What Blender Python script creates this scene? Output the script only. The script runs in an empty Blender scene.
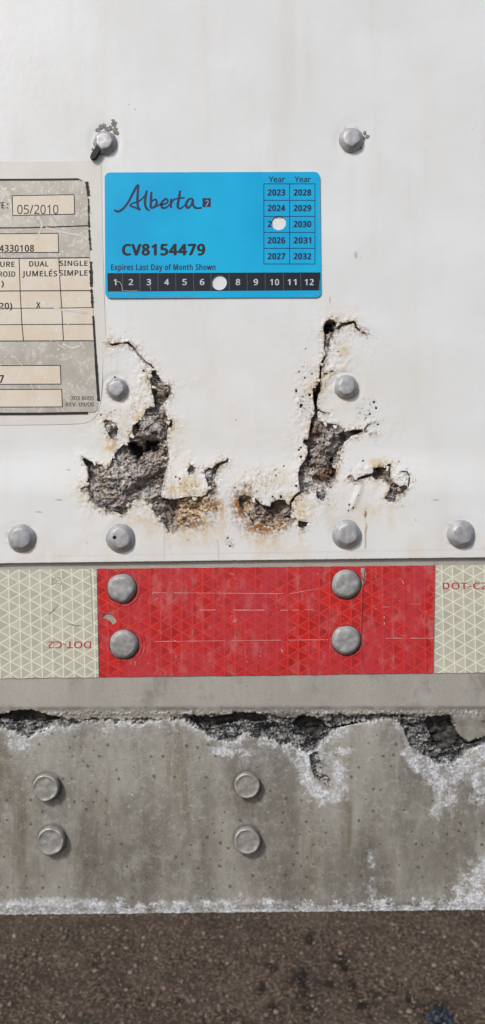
import bpy, bmesh, math, random
import numpy as np
from mathutils import Vector

R = math.radians
S = 0.00046            # metres on the trailer face per picture pixel
Z0 = 1.25              # height of the camera above the ground
CX, CY = 242.5, 512.0
FP = 788.0             # focal length in pixels
D = FP * S
sc = bpy.context.scene
col = sc.collection

# ------------------------------------------------------------------ camera, sky, sun, exposure
cam = bpy.data.cameras.new('camera')
cam_o = bpy.data.objects.new('camera', cam)
col.objects.link(cam_o)
cam_o.location = (0, -D, Z0)
cam_o.rotation_euler = (R(90), 0, 0)
cam.sensor_fit = 'VERTICAL'
cam.sensor_height = 24
cam.lens = 24 * FP / 1024
cam.clip_start = 0.01
cam.clip_end = 500
cam.dof.use_dof = True
cam.dof.focus_distance = D
cam.dof.aperture_fstop = cam.lens / 1.35
sc.camera = cam_o

SUN_EL, SUN_AZ = 40, 38     # azimuth measured from straight behind the camera towards its left
w = bpy.data.worlds.new('World')
sc.world = w
w.use_nodes = True
nt = w.node_tree
bg = nt.nodes['Background']
sky = nt.nodes.new('ShaderNodeTexSky')
sky.sky_type = 'NISHITA'
sky.sun_disc = False
sky.sun_elevation = R(SUN_EL)
sky.sun_rotation = R(180 + SUN_AZ)
sky.dust_density = 2.4
sky.air_density = 0.9
nt.links.new(sky.outputs[0], bg.inputs[0])
bg.inputs[1].default_value = 0.092
sun = bpy.data.lights.new('sun', 'SUN')
sun.energy = 2.2
sun.angle = R(9)
sun.color = (1.0, 0.978, 0.95)
sun_o = bpy.data.objects.new('sun', sun)
col.objects.link(sun_o)
dv = Vector((-math.sin(R(SUN_AZ)) * math.cos(R(SUN_EL)), -math.cos(R(SUN_AZ)) * math.cos(R(SUN_EL)), math.sin(R(SUN_EL))))
sun_o.rotation_euler = dv.to_track_quat('Z', 'Y').to_euler()
sun_o.location = (-1, -2, 4)
sc.view_settings.view_transform = 'Standard'
sc.view_settings.look = 'None'
sc.view_settings.exposure = 0.24
sc.view_settings.gamma = 1.0

# ------------------------------------------------------------------ helpers
def lin(r, g, b):
    f = lambda c: (c / 255 / 12.92) if c / 255 <= 0.04045 else ((c / 255 + 0.055) / 1.055) ** 2.4
    return (f(r), f(g), f(b), 1.0)

def P(px, py, h=0.0):
    """a spot on the trailer face: px right, py down, h outwards, all in face units"""
    return ((px - CX) * S, -h * S, Z0 + (CY - py) * S)

def smooth(a, b, x):
    t = np.clip((x - a) / (b - a), 0, 1)
    return t * t * (3 - 2 * t)

def _hash(ix, iy, seed):
    h = (ix.astype(np.int64) * 374761393 + iy.astype(np.int64) * 668265263 + seed * 2147483647) & 0xFFFFFFFF
    h = ((h ^ (h >> 13)) * 1274126177) & 0xFFFFFFFF
    h = ((h ^ (h >> 16)) * 2246822519) & 0xFFFFFFFF
    return (h ^ (h >> 15)) & 0xFFFF

def noise(x, y, seed=0):
    ix, iy = np.floor(x), np.floor(y)
    fx, fy = x - ix, y - iy
    u = fx * fx * fx * (fx * (fx * 6 - 15) + 10)
    v = fy * fy * fy * (fy * (fy * 6 - 15) + 10)
    out = 0
    for dx in (0, 1):
        for dy in (0, 1):
            a = _hash(ix + dx, iy + dy, seed) * (2 * math.pi / 65536)
            g = np.cos(a) * (fx - dx) + np.sin(a) * (fy - dy)
            out = out + g * (u if dx else 1 - u) * (v if dy else 1 - v)
    return out * 1.5

def fbm(x, y, s, seed=0, o=4, rough=0.5):
    a, t, n = 1.0, 0.0, 0.0
    for k in range(o):
        n = n + a * noise(x / s * 2 ** k + 17.3 * k, y / s * 2 ** k - 9.1 * k, seed + k)
        t += a
        a *= rough
    return n / t

def seg_dist(X, Y, pts, close=False, widths=None):
    """distance to a polyline; with widths, the signed distance to a tapering band"""
    best = np.full(X.shape, 1e9)
    n = len(pts)
    for i in range(n if close else n - 1):
        (x0, y0), (x1, y1) = pts[i], pts[(i + 1) % n]
        dx, dy = x1 - x0, y1 - y0
        L = dx * dx + dy * dy + 1e-9
        t = np.clip(((X - x0) * dx + (Y - y0) * dy) / L, 0, 1)
        d = np.hypot(X - x0 - t * dx, Y - y0 - t * dy)
        if widths is not None:
            d = d - (widths[i] * (1 - t) + widths[i + 1] * t)
        best = np.minimum(best, d)
    return best

def poly_sdf(X, Y, pts):
    """negative inside"""
    d = seg_dist(X, Y, pts, True)
    ins = np.zeros(X.shape, bool)
    n = len(pts)
    for i in range(n):
        (x0, y0), (x1, y1) = pts[i], pts[(i + 1) % n]
        if y0 == y1:
            continue
        c = ((y0 > Y) != (y1 > Y)) & (X < (x1 - x0) * (Y - y0) / (y1 - y0) + x0)
        ins ^= c
    return np.where(ins, -d, d)

def blob(X, Y, cx, cy, rx, ry=None, seed=0):
    ry = ry or rx
    return (np.hypot((X - cx) / rx, (Y - cy) / ry) - 1) * min(rx, ry)

def axis(a, b, dense, fine, coarse):
    """one grid axis, fine between dense[0] and dense[1] and coarse outside"""
    lo, hi = dense
    parts = []
    if lo > a:
        n = max(1, int((lo - a) / coarse)); parts.append(np.linspace(a, lo, n, endpoint=False))
    n = int(round((hi - lo) / fine)); parts.append(np.linspace(lo, hi, n, endpoint=False))
    n = max(1, int((b - hi) / coarse)) if b > hi else 0
    parts.append(np.linspace(hi, b, n + 1) if n else np.array([hi]))
    return np.concatenate(parts)

def prop(o, label=None, cat=None, group=None, kind=None):
    if label: o['label'] = label
    if cat: o['category'] = cat
    if group: o['group'] = group
    if kind: o['kind'] = kind
    return o

def empty(name, loc, label, cat, group=None):
    o = bpy.data.objects.new(name, None)
    o.empty_display_size = 0.02
    col.objects.link(o)
    o.location = loc
    return prop(o, label, cat, group)

def link(name, me, mat, parent=None, world_off=None):
    if mat is not None:
        me.materials.clear()
        me.materials.append(mat)
    o = bpy.data.objects.new(name, me)
    col.objects.link(o)
    if parent is not None:
        o.parent = parent
        o.matrix_parent_inverse = wloc(parent)
    return o

from mathutils import Matrix
def wloc(o):
    # top-level Empties stand at their own spot; parts carry place coordinates in their meshes
    return Matrix.Identity(4) if o.parent is not None else Matrix.Translation(-o.location)

def mesh_np(name, V, F, attrs=None, smoothf=True):
    me = bpy.data.meshes.new(name)
    nv, nf = len(V), len(F)
    me.vertices.add(nv)
    me.vertices.foreach_set('co', np.ascontiguousarray(V, dtype=np.float32).ravel())
    me.loops.add(nf * 4)
    me.loops.foreach_set('vertex_index', np.ascontiguousarray(F, dtype=np.int32).ravel())
    me.polygons.add(nf)
    me.polygons.foreach_set('loop_start', np.arange(0, nf * 4, 4, dtype=np.int32))
    me.polygons.foreach_set('loop_total', np.full(nf, 4, dtype=np.int32))
    me.polygons.foreach_set('use_smooth', np.full(nf, smoothf))
    for k, a in (attrs or {}).items():
        at = me.attributes.new(k, 'FLOAT', 'POINT')
        at.data.foreach_set('value', np.ascontiguousarray(a, dtype=np.float32).ravel())
    me.update(calc_edges=True)
    me.validate()
    return me

def sheet(name, PX, PY, H, attrs, hole=None, thick=2.5, rim=True, smoothf=True):
    """a relief sheet on the grid PX, PY (rows, cols); cells inside hole (<0) are left out and the rims get thickness"""
    r, c = PX.shape
    PX, PY, H = PX.copy(), PY.copy(), H.copy()
    keep = np.ones((r - 1, c - 1), bool)
    if hole is not None:
        kv = hole > -0.30
        keep = kv[:-1, :-1] & kv[1:, :-1] & kv[:-1, 1:] & kv[1:, 1:]
        gy, gx = np.gradient(hole)
        sx = np.gradient(PX, axis=1); sy = np.gradient(PY, axis=0)
        gx, gy = gx / sx, gy / sy
        gl = np.hypot(gx, gy) + 1e-6
        m = (hole < 0.3) & kv
        st = np.clip(hole, -0.5, 0.5)
        PX[m] -= (gx / gl * st)[m]; PY[m] -= (gy / gl * st)[m]
    idx = np.arange(r * c).reshape(r, c)
    q = np.stack([idx[:-1, :-1], idx[1:, :-1], idx[1:, 1:], idx[:-1, 1:]], -1)[keep]   # counter-clockwise seen from -y
    V = np.stack([(PX - CX) * S, -H * S, Z0 + (CY - PY) * S], -1).reshape(-1, 3)
    A = {k: v.ravel() for k, v in attrs.items()}
    A['rim'] = np.zeros(len(V))
    if rim:
        e = np.concatenate([q[:, [0, 1]], q[:, [1, 2]], q[:, [2, 3]], q[:, [3, 0]]])
        key = np.sort(e, 1); key = key[:, 0] * (r * c) + key[:, 1]
        u, inv, cnt = np.unique(key, return_inverse=True, return_counts=True)
        b = e[cnt[inv.ravel()] == 1]
        vs = np.unique(b)
        mp = np.full(r * c, -1); mp[vs] = np.arange(len(vs)) + len(V)
        V2 = V[vs].copy(); V2[:, 1] += thick * S
        V = np.concatenate([V, V2])
        A = {k: np.concatenate([v, v[vs]]) for k, v in A.items()}
        A['rim'][-len(vs):] = 1
        q = np.concatenate([q, np.stack([b[:, 1], b[:, 0], mp[b[:, 0]], mp[b[:, 1]]], -1)])
    used = np.zeros(len(V), bool); used[q.ravel()] = True
    mp = np.cumsum(used) - 1
    return mesh_np(name, V[used], mp[q], {k: v[used] for k, v in A.items()}, smoothf)

# ------------------------------------------------------------------ node helpers
class NB:
    def __init__(s, name):
        s.m = bpy.data.materials.new(name)
        s.m.use_nodes = True
        s.t = s.m.node_tree
        s.b = s.t.nodes['Principled BSDF']
        s.geo = s.t.nodes.new('ShaderNodeNewGeometry')
        v = s.t.nodes.new('ShaderNodeVectorMath'); v.operation = 'SCALE'
        s.t.links.new(s.geo.outputs['Position'], v.inputs[0]); v.inputs['Scale'].default_value = 1 / S
        s.px = v.outputs[0]          # face units
    def put(s, sock, v):
        if isinstance(v, (int, float)): sock.default_value = v
        elif isinstance(v, (tuple, list)): sock.default_value = v
        else: s.t.links.new(v, sock)
    def math(s, op, a, b=0.0, c=0.0, clamp=False):
        n = s.t.nodes.new('ShaderNodeMath'); n.operation = op; n.use_clamp = clamp
        s.put(n.inputs[0], a); s.put(n.inputs[1], b); s.put(n.inputs[2], c)
        return n.outputs[0]
    def stretch(s, x, y, z, off=(0, 0, 0)):
        n = s.t.nodes.new('ShaderNodeVectorMath'); n.operation = 'MULTIPLY_ADD'
        s.put(n.inputs[0], s.px); n.inputs[1].default_value = (x, y, z); n.inputs[2].default_value = off
        return n.outputs[0]
    def noise(s, size, detail=4, rough=0.55, vec=None, dist=0.0):
        n = s.t.nodes.new('ShaderNodeTexNoise')
        s.put(n.inputs['Vector'], vec if vec is not None else s.px)
        n.inputs['Scale'].default_value = 1 / size
        n.inputs['Detail'].default_value = detail; n.inputs['Roughness'].default_value = rough
        n.inputs['Distortion'].default_value = dist
        return n.outputs[0]
    def vor(s, size, feat='F1', out='Distance', vec=None):
        n = s.t.nodes.new('ShaderNodeTexVoronoi'); n.feature = feat
        s.put(n.inputs['Vector'], vec if vec is not None else s.px)
        n.inputs['Scale'].default_value = 1 / size
        return n.outputs[out]
    def ramp(s, v, a, b):
        n = s.t.nodes.new('ShaderNodeMapRange'); n.interpolation_type = 'SMOOTHSTEP'
        s.put(n.inputs[0], v); n.inputs[1].default_value = a; n.inputs[2].default_value = b
        return n.outputs[0]
    def attr(s, name):
        n = s.t.nodes.new('ShaderNodeAttribute'); n.attribute_name = name
        return n.outputs['Fac']
    def mix(s, f, a, b, mode='MIX'):
        n = s.t.nodes.new('ShaderNodeMix'); n.data_type = 'RGBA'; n.blend_type = mode
        s.put(n.inputs[0], f); s.put(n.inputs[6], a); s.put(n.inputs[7], b)
        return n.outputs[2]
    def bump(s, h, strength, dist):
        n = s.t.nodes.new('ShaderNodeBump')
        s.put(n.inputs['Height'], h); n.inputs['Strength'].default_value = strength; n.inputs['Distance'].default_value = dist * S
        return n.outputs[0]
    def done(s, color=None, rough=None, metal=None, normal=None, spec=None, coat=None):
        for k, v in (('Base Color', color), ('Roughness', rough), ('Metallic', metal), ('Normal', normal), ('Specular IOR Level', spec), ('Coat Weight', coat)):
            if v is not None: s.put(s.b.inputs[k], v)
        return s.m

# ------------------------------------------------------------------ materials
def mat_panel():
    n = NB('chalky_white_paint')
    c = n.mix(n.ramp(n.noise(90, 3), 0.35, 0.7), (0.735, 0.75, 0.745, 1), (0.785, 0.805, 0.81, 1))
    streak = n.noise(30, 4, 0.6, n.stretch(1, 1, 0.12))
    c = n.mix(n.math('MULTIPLY', n.ramp(streak, 0.5, 0.75), 0.25), c, (0.62, 0.58, 0.50, 1))
    speck = n.ramp(n.noise(2.2, 3, 0.6), 0.70, 0.76)
    c = n.mix(n.math('MULTIPLY', speck, 0.35), c, (0.35, 0.31, 0.26, 1))
    st = n.attr('stain')
    c = n.mix(st, c, n.mix(n.noise(5, 4), (0.70, 0.57, 0.35, 1), (0.56, 0.37, 0.17, 1)))
    ru = n.attr('rust')
    c = n.mix(ru, c, n.mix(n.ramp(n.noise(2.5, 4), 0.35, 0.65), (0.42, 0.20, 0.06, 1), (0.12, 0.045, 0.018, 1)))
    gr = n.attr('grime')
    c = n.mix(gr, c, n.mix(n.noise(2, 4), (0.09, 0.075, 0.06, 1), (0.20, 0.17, 0.14, 1)))
    c = n.mix(n.attr('rim'), c, (0.28, 0.22, 0.15, 1))
    b = n.math('ADD', n.noise(1.6, 3), n.math('MULTIPLY', n.noise(9, 3), 1.5))
    return n.done(c, n.math('ADD', 0.38, n.math('MULTIPLY', st, 0.3)), 0.0, n.bump(b, 0.35, 0.35), 0.4)

def mat_core():
    n = NB('exfoliated_aluminium')
    a = n.noise(7, 6, 0.65, dist=1.5)
    c = n.mix(n.ramp(a, 0.32, 0.68), (0.055, 0.050, 0.046, 1), (0.42, 0.405, 0.39, 1))
    c = n.mix(n.math('MULTIPLY', n.ramp(n.noise(15, 4, 0.6), 0.40, 0.58), 0.8), c, n.mix(n.ramp(n.noise(4, 4), 0.4, 0.6), (0.12, 0.072, 0.042, 1), (0.36, 0.255, 0.175, 1)))
    c = n.mix(n.math('MULTIPLY', n.ramp(n.noise(11, 5, 0.65, n.stretch(1, 1, 1, (40, 9, 80)), 1.0), 0.52, 0.68), 0.7), c, (0.52, 0.515, 0.53, 1))
    c = n.mix(n.math('MULTIPLY', n.attr('pale'), n.ramp(n.noise(2, 3), 0.3, 0.6)), c, (0.62, 0.60, 0.58, 1))
    c = n.mix(n.attr('brown'), c, n.mix(n.noise(6, 4), (0.10, 0.048, 0.028, 1), (0.19, 0.11, 0.07, 1)))
    c = n.mix(n.attr('ochre'), c, n.mix(n.ramp(n.noise(2.4, 5), 0.36, 0.62), (0.26, 0.125, 0.045, 1), (0.58, 0.47, 0.33, 1)))
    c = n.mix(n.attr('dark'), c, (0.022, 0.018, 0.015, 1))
    c = n.mix(n.attr('rim'), c, (0.1, 0.08, 0.07, 1))
    b = n.math('ADD', n.noise(1.7, 4, 0.7), n.math('MULTIPLY', n.noise(4.5, 4, 0.6, dist=2), 1.5))
    return n.done(c, 0.65, 0.15, n.bump(b, 0.6, 0.6), 0.4)

def mat_rail():
    n = NB('weathered_aluminium_rail')
    c = n.mix(n.ramp(n.noise(60, 5, 0.6, n.stretch(1, 1, 0.35)), 0.35, 0.65), (0.185, 0.170, 0.138, 1), (0.385, 0.368, 0.315, 1))
    c = n.mix(n.math('MULTIPLY', n.ramp(n.noise(26, 5, 0.6, n.stretch(1, 1, 0.1)), 0.52, 0.66), 0.7), c, (0.205, 0.165, 0.11, 1))
    c = n.mix(n.math('MULTIPLY', n.ramp(n.noise(14, 4, 0.6, n.stretch(1, 1, 0.16, (33, 0, 71))), 0.55, 0.7), 0.45), c, (0.42, 0.42, 0.40, 1))
    c = n.mix(n.math('MULTIPLY', n.ramp(n.noise(1.5, 3, 0.7), 0.52, 0.7), 0.35), c, (0.46, 0.44, 0.40, 1))
    c = n.mix(n.math('MULTIPLY', n.attr('web'), 0.7), c, (0.50, 0.475, 0.43, 1))
    c = n.mix(n.math('MULTIPLY', n.ramp(n.noise(2.8, 5, 0.75), 0.46, 0.30), 0.55), c, (0.15, 0.14, 0.12, 1))
    c = n.mix(n.math('MULTIPLY', n.ramp(n.noise(8, 6, 0.75), 0.48, 0.66), 0.45), c, (0.48, 0.47, 0.43, 1))
    c = n.mix(n.math('MULTIPLY', n.ramp(n.noise(45, 6, 0.65, n.stretch(1, 1, 0.7, (11, 0, 200))), 0.52, 0.66), 0.6), c, (0.21, 0.195, 0.165, 1))
    c = n.mix(n.math('MULTIPLY', n.ramp(n.noise(38, 6, 0.7, n.stretch(1, 1, 0.8, (90, 0, 20))), 0.54, 0.72), 0.5), c, (0.50, 0.49, 0.46, 1))
    # corrosion pits
    sp = n.t.nodes.new('ShaderNodeSeparateXYZ'); n.t.links.new(n.px, sp.inputs[0])
    cb = n.t.nodes.new('ShaderNodeCombineXYZ'); n.t.links.new(sp.outputs[0], cb.inputs[0]); n.t.links.new(sp.outputs[2], cb.inputs[1])
    v = n.t.nodes.new('ShaderNodeTexVoronoi'); v.voronoi_dimensions = '2D'; n.t.links.new(cb.outputs[0], v.inputs['Vector']); v.inputs['Scale'].default_value = 1 / 11
    v.inputs['Randomness'].default_value = 1.0
    sep = n.t.nodes.new('ShaderNodeSeparateColor'); n.t.links.new(v.outputs['Color'], sep.inputs[0])
    pit = n.math('LESS_THAN', n.math('ADD', v.outputs['Distance'], n.math('MULTIPLY', n.math('SUBTRACT', n.noise(1.6, 3), 0.5), 0.22)), n.math('ADD', 0.06, n.math('MULTIPLY', sep.outputs[0], 0.11)))
    pit = n.math('MULTIPLY', pit, n.ramp(n.math('ADD', sep.outputs[1], n.math('MULTIPLY', n.noise(60, 2), 2.0)), 1.55, 1.75))
    pit = n.math('MULTIPLY', pit, n.math('SUBTRACT', 1.0, n.attr('salt')))
    pit = n.math('MULTIPLY', pit, n.math('SUBTRACT', 1.0, n.attr('web')))
    c = n.mix(n.math('MULTIPLY', pit, 0.75), c, (0.10, 0.09, 0.08, 1))
    c = n.mix(n.attr('rail_dark'), c, (0.13, 0.115, 0.10, 1))
    sc_ = n.attr('scab')
    c = n.mix(sc_, c, n.mix(n.ramp(n.math('ADD', n.math('MULTIPLY', n.noise(12, 4, 0.65), 0.6), n.math('MULTIPLY', n.noise(3, 4, 0.7), 0.4)), 0.44, 0.64), (0.030, 0.029, 0.029, 1), (0.27, 0.26, 0.255, 1)))
    sa = n.attr('salt')
    c = n.mix(n.math('MULTIPLY', sa, 0.85), c, n.mix(n.ramp(n.noise(3.2, 5, 0.65), 0.36, 0.62), (0.46, 0.47, 0.50, 1), (0.82, 0.85, 0.90, 1)))
    c = n.mix(n.attr('rim'), c, (0.10, 0.095, 0.09, 1))
    b = n.math('ADD', n.noise(1.5, 3, 0.7), n.math('MULTIPLY', pit, -0.8))
    b = n.math('ADD', b, n.math('MULTIPLY', n.noise(0.9, 2), n.math('ADD', n.math('MULTIPLY', sa, 0.3), sc_)))
    met = n.math('MULTIPLY', n.math('SUBTRACT', 1.0, n.math('ADD', sa, sc_, clamp=True)), 0.25)
    return n.done(c, n.math('ADD', 0.5, n.math('MULTIPLY', sa, 0.35)), met, n.bump(b, 0.5, 0.7), 0.4)

def mat_void():
    n = NB('grimy_cavity_metal')
    c = n.mix(n.ramp(n.noise(6, 6, 0.7), 0.4, 0.7), (0.02, 0.019, 0.018, 1), (0.11, 0.105, 0.10, 1))
    c = n.mix(n.ramp(n.noise(11, 4), 0.66, 0.74), c, (0.26, 0.20, 0.13, 1))
    return n.done(c, 0.85, 0.0, n.bump(n.noise(2, 5, 0.7), 0.9, 1.2))

def mat_rivet(name, base, metal, rough, dirt=0.3):
    n = NB(name)
    c = n.mix(n.ramp(n.noise(4, 5, 0.65), 0.35, 0.68), tuple(v * 0.72 for v in base[:3]) + (1,), base)
    c = n.mix(n.math('MULTIPLY', n.ramp(n.noise(2.0, 4, 0.7), 0.55, 0.7), dirt), c, (0.10, 0.085, 0.07, 1))
    r = n.math('ADD', rough, n.math('MULTIPLY', n.noise(3, 3), 0.2))
    return n.done(c, r, metal, n.bump(n.math('ADD', n.noise(1.3, 3), n.math('MULTIPLY', n.noise(4, 2), 0.8)), 0.28, 0.4))

def tape_lattice(n, width, tilt):
    """equilateral cell lattice with one line family upright, side 12.2"""
    sep = n.t.nodes.new('ShaderNodeSeparateXYZ'); n.t.links.new(n.px, sep.inputs[0])
    x, z = sep.outputs[0], sep.outputs[2]
    res, par = None, None
    for ang in (tilt, tilt + 60, tilt + 120):
        u = n.math('ADD', n.math('MULTIPLY', x, math.cos(R(ang))), n.math('MULTIPLY', z, math.sin(R(ang))))
        u = n.math('DIVIDE', u, 10.56)
        fl = n.math('FLOOR', u)
        fr = n.math('SUBTRACT', u, fl)
        d = n.math('MINIMUM', fr, n.math('SUBTRACT', 1.0, fr))
        res = d if res is None else n.math('MINIMUM', res, d)
        par = fl if par is None else n.math('ADD', par, fl)
    line = n.math('SUBTRACT', 1.0, n.ramp(res, width * 0.45, width * 1.25))
    return line, n.math('MODULO', n.math('ABSOLUTE', par), 2.0)

def mat_tape(name, c_lo, c_hi, c_line, line_w, red):
    n = NB(name)
    line, par = tape_lattice(n, 0.062, 1.4 if not red else 0.4)
    var = n.ramp(n.noise(22, 4), 0.35, 0.65)
    cell = n.mix(n.math('MULTIPLY', n.math('ADD', n.math('MULTIPLY', par, 0.5), n.math('MULTIPLY', var, 0.5)), 1.0), c_lo, c_hi)
    if red:
        worn = n.ramp(n.noise(40, 5, 0.6, n.stretch(1, 1, 0.45)), 0.38, 0.62)
        cell = n.mix(n.math('MULTIPLY', worn, 0.8), cell, (0.48, 0.038, 0.05, 1))
        lw = n.math('MULTIPLY', line, n.math('SUBTRACT', 0.46, n.math('MULTIPLY', worn, 0.26)))
        c = n.mix(lw, cell, c_line)
        dust = n.ramp(n.noise(11, 5, 0.65, n.stretch(1, 1, 0.45, (5, 3, 9))), 0.48, 0.80)
        c = n.mix(n.math('MULTIPLY', dust, 0.40), c, (0.60, 0.30, 0.30, 1))
    else:
        c = n.mix(n.math('MULTIPLY', line, line_w), cell, c_line)
        dust = n.ramp(n.noise(16, 5, 0.65), 0.5, 0.78)
        c = n.mix(n.math('MULTIPLY', dust, 0.35), c, (0.50, 0.44, 0.35, 1))
    speck = n.ramp(n.noise(1.8, 3, 0.7), 0.68, 0.74)
    c = n.mix(n.math('MULTIPLY', speck, 0.4), c, (0.2, 0.15, 0.12, 1))
    b = n.math('ADD', n.math('MULTIPLY', line, 0.25), n.noise(3, 3))
    return n.done(c, 0.42, 0.0, n.bump(b, 0.25, 0.4), 0.45)

def mat_plain(name, c, rough=0.5, var=0.12, size=6, spec=0.4, metal=0.0):
    n = NB(name)
    lo = tuple(v * (1 - var) for v in c[:3]) + (1,)
    hi = tuple(min(1, v * (1 + var)) for v in c[:3]) + (1,)
    return n.done(n.mix(n.ramp(n.noise(size, 4), 0.3, 0.7), lo, hi), rough, metal, n.bump(n.noise(size * 0.4, 3), 0.12, 0.3), spec)

def mat_foil():
    n = NB('aged_silver_label_foil')
    c = n.mix(n.ramp(n.noise(25, 4), 0.35, 0.7), (0.40, 0.375, 0.325, 1), (0.52, 0.495, 0.44, 1))
    c = n.mix(n.ramp(n.noise(3.0, 2, 0.5), 0.66, 0.70), c, (0.72, 0.69, 0.64, 1))
    c = n.mix(n.math('MULTIPLY', n.ramp(n.noise(18, 5, 0.6, dist=3), 0.55, 0.62), 0.45), c, (0.70, 0.67, 0.62, 1))
    return n.done(c, 0.5, 0.1, n.bump(n.noise(4, 3), 0.15, 0.3))

def mat_cell():
    n = NB('yellowed_label_field')
    c = n.mix(n.ramp(n.noise(22, 4), 0.35, 0.65), (0.70, 0.60, 0.47, 1), (0.72, 0.66, 0.565, 1))
    c = n.mix(n.ramp(n.noise(3.0, 2, 0.5), 0.68, 0.72), c, (0.80, 0.78, 0.74, 1))
    return n.done(c, 0.5, 0.0, n.bump(n.noise(4, 3), 0.12, 0.3))

def mat_blue():
    n = NB('glossy_blue_vinyl')
    c = n.mix(n.ramp(n.noise(70, 3), 0.3, 0.7), (0.004, 0.39, 0.72, 1), (0.008, 0.46, 0.78, 1))
    c = n.mix(n.math('MULTIPLY', n.ramp(n.noise(2, 3, 0.7), 0.70, 0.74), 0.3), c, (0.3, 0.5, 0.6, 1))
    return n.done(c, 0.3, 0.0, n.bump(n.math('ADD', n.noise(26, 3), n.math('MULTIPLY', n.noise(3, 3), 0.06)), 0.3, 0.9), 0.3)

def mat_ground():
    n = NB('packed_gravel_ground')
    p = n.geo.outputs['Position']
    def nz(size, d=4, r=0.6): return n.noise(size, d, r, p)
    c = n.mix(n.ramp(nz(0.18, 5), 0.35, 0.65), (0.046, 0.032, 0.022, 1), (0.092, 0.066, 0.047, 1))
    c = n.mix(n.math('MULTIPLY', n.ramp(nz(0.010, 4, 0.75), 0.46, 0.60), 0.75), c, (0.23, 0.165, 0.12, 1))
    c = n.mix(n.math('MULTIPLY', n.ramp(nz(0.016, 4, 0.75), 0.54, 0.66), 0.8), c, (0.045, 0.034, 0.028, 1))
    c = n.mix(n.math('MULTIPLY', n.ramp(nz(0.09, 5, 0.65), 0.48, 0.62), 0.5), c, (0.048, 0.038, 0.030, 1))
    c = n.mix(n.attr('oil'), c, (0.022, 0.018, 0.015, 1))
    b = n.math('ADD', nz(0.012, 4, 0.7), nz(0.04, 3))
    nb = n.t.nodes.new('ShaderNodeBump'); n.t.links.new(b, nb.inputs['Height']); nb.inputs['Strength'].default_value = 0.7; nb.inputs['Distance'].default_value = 0.008
    return n.done(c, 0.97, 0.0, nb.outputs[0], 0.05)

def mat_stones():
    n = NB('mixed_gravel_stone')
    c = n.mix(n.attr('tone'), (0.028, 0.020, 0.014, 1), (0.30, 0.215, 0.155, 1))
    
    c = n.mix(0.25, c, n.mix(n.noise(0.006, 3, 0.6, n.geo.outputs['Position']), (0.1, 0.08, 0.06, 1), (0.35, 0.3, 0.26, 1)))
    return n.done(c, 0.85, 0.0, None, 0.25)

M_panel, M_core, M_rail, M_void = mat_panel(), mat_core(), mat_rail(), mat_void()
M_riv_up = mat_rivet('cast_alloy_rivet_metal', (0.48, 0.48, 0.49, 1), 0.35, 0.42, 0.5)
M_riv_tape = mat_rivet('oxidised_rivet_metal', (0.40, 0.40, 0.39, 1), 0.3, 0.52, 0.8)
M_riv_low = mat_rivet('dull_button_rivet_metal', (0.43, 0.42, 0.39, 1), 0.45, 0.42, 0.7)
M_white_tape = mat_tape('silver_reflective_film', (0.43, 0.43, 0.355, 1), (0.57, 0.555, 0.45, 1), (0.78, 0.79, 0.65, 1), 0.85, False)
M_red_tape = mat_tape('red_reflective_film', (0.36, 0.008, 0.009, 1), (0.60, 0.018, 0.016, 1), (0.74, 0.085, 0.06, 1), 0.5, True)
M_red_ink = mat_plain('red_print_ink', (0.42, 0.05, 0.05, 1), 0.5)
M_black_ink = mat_plain('black_print_ink', (0.010, 0.009, 0.011, 1), 0.6)
M_navy_ink = mat_plain('navy_print_ink', (0.010, 0.018, 0.075, 1), 0.5)
M_white_ink = mat_plain('pale_print_ink', (0.55, 0.60, 0.66, 1), 0.4)
M_strip = mat_plain('black_vinyl_print', (0.012, 0.014, 0.022, 1), 0.28)
M_film = mat_plain('yellowed_clear_film', (0.70, 0.685, 0.64, 1), 0.35, 0.04, 30)
M_foil, M_cell, M_blue = mat_foil(), mat_cell(), mat_blue()
M_scar = mat_plain('scraped_grey_metal', (0.30, 0.29, 0.26, 1), 0.55, 0.4, 2)
M_scratch = mat_plain('pale_scuff', (0.62, 0.30, 0.30, 1), 0.6, 0.1, 3)
M_tar = mat_plain('black_rubbery_scrap', (0.012, 0.011, 0.010, 1), 0.35)
M_hole = mat_plain('dark_pinhole_dirt', (0.012, 0.011, 0.010, 1), 0.9)
M_flake = mat_plain('chalky_paint_flake', (0.66, 0.62, 0.54, 1), 0.6, 0.15, 3)

# ------------------------------------------------------------------ ground
def geo_axis(lo, hi, step, far):
    mid = list(np.arange(lo, hi, step)) + [hi]
    a, s, out = lo, step, []
    while a > -far:
        s *= 1.6; a -= s; out.append(a)
    b, s, out2 = hi, step, []
    while b < far:
        s *= 1.6; b += s; out2.append(b)
    return np.array(out[::-1] + mid + out2)

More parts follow.
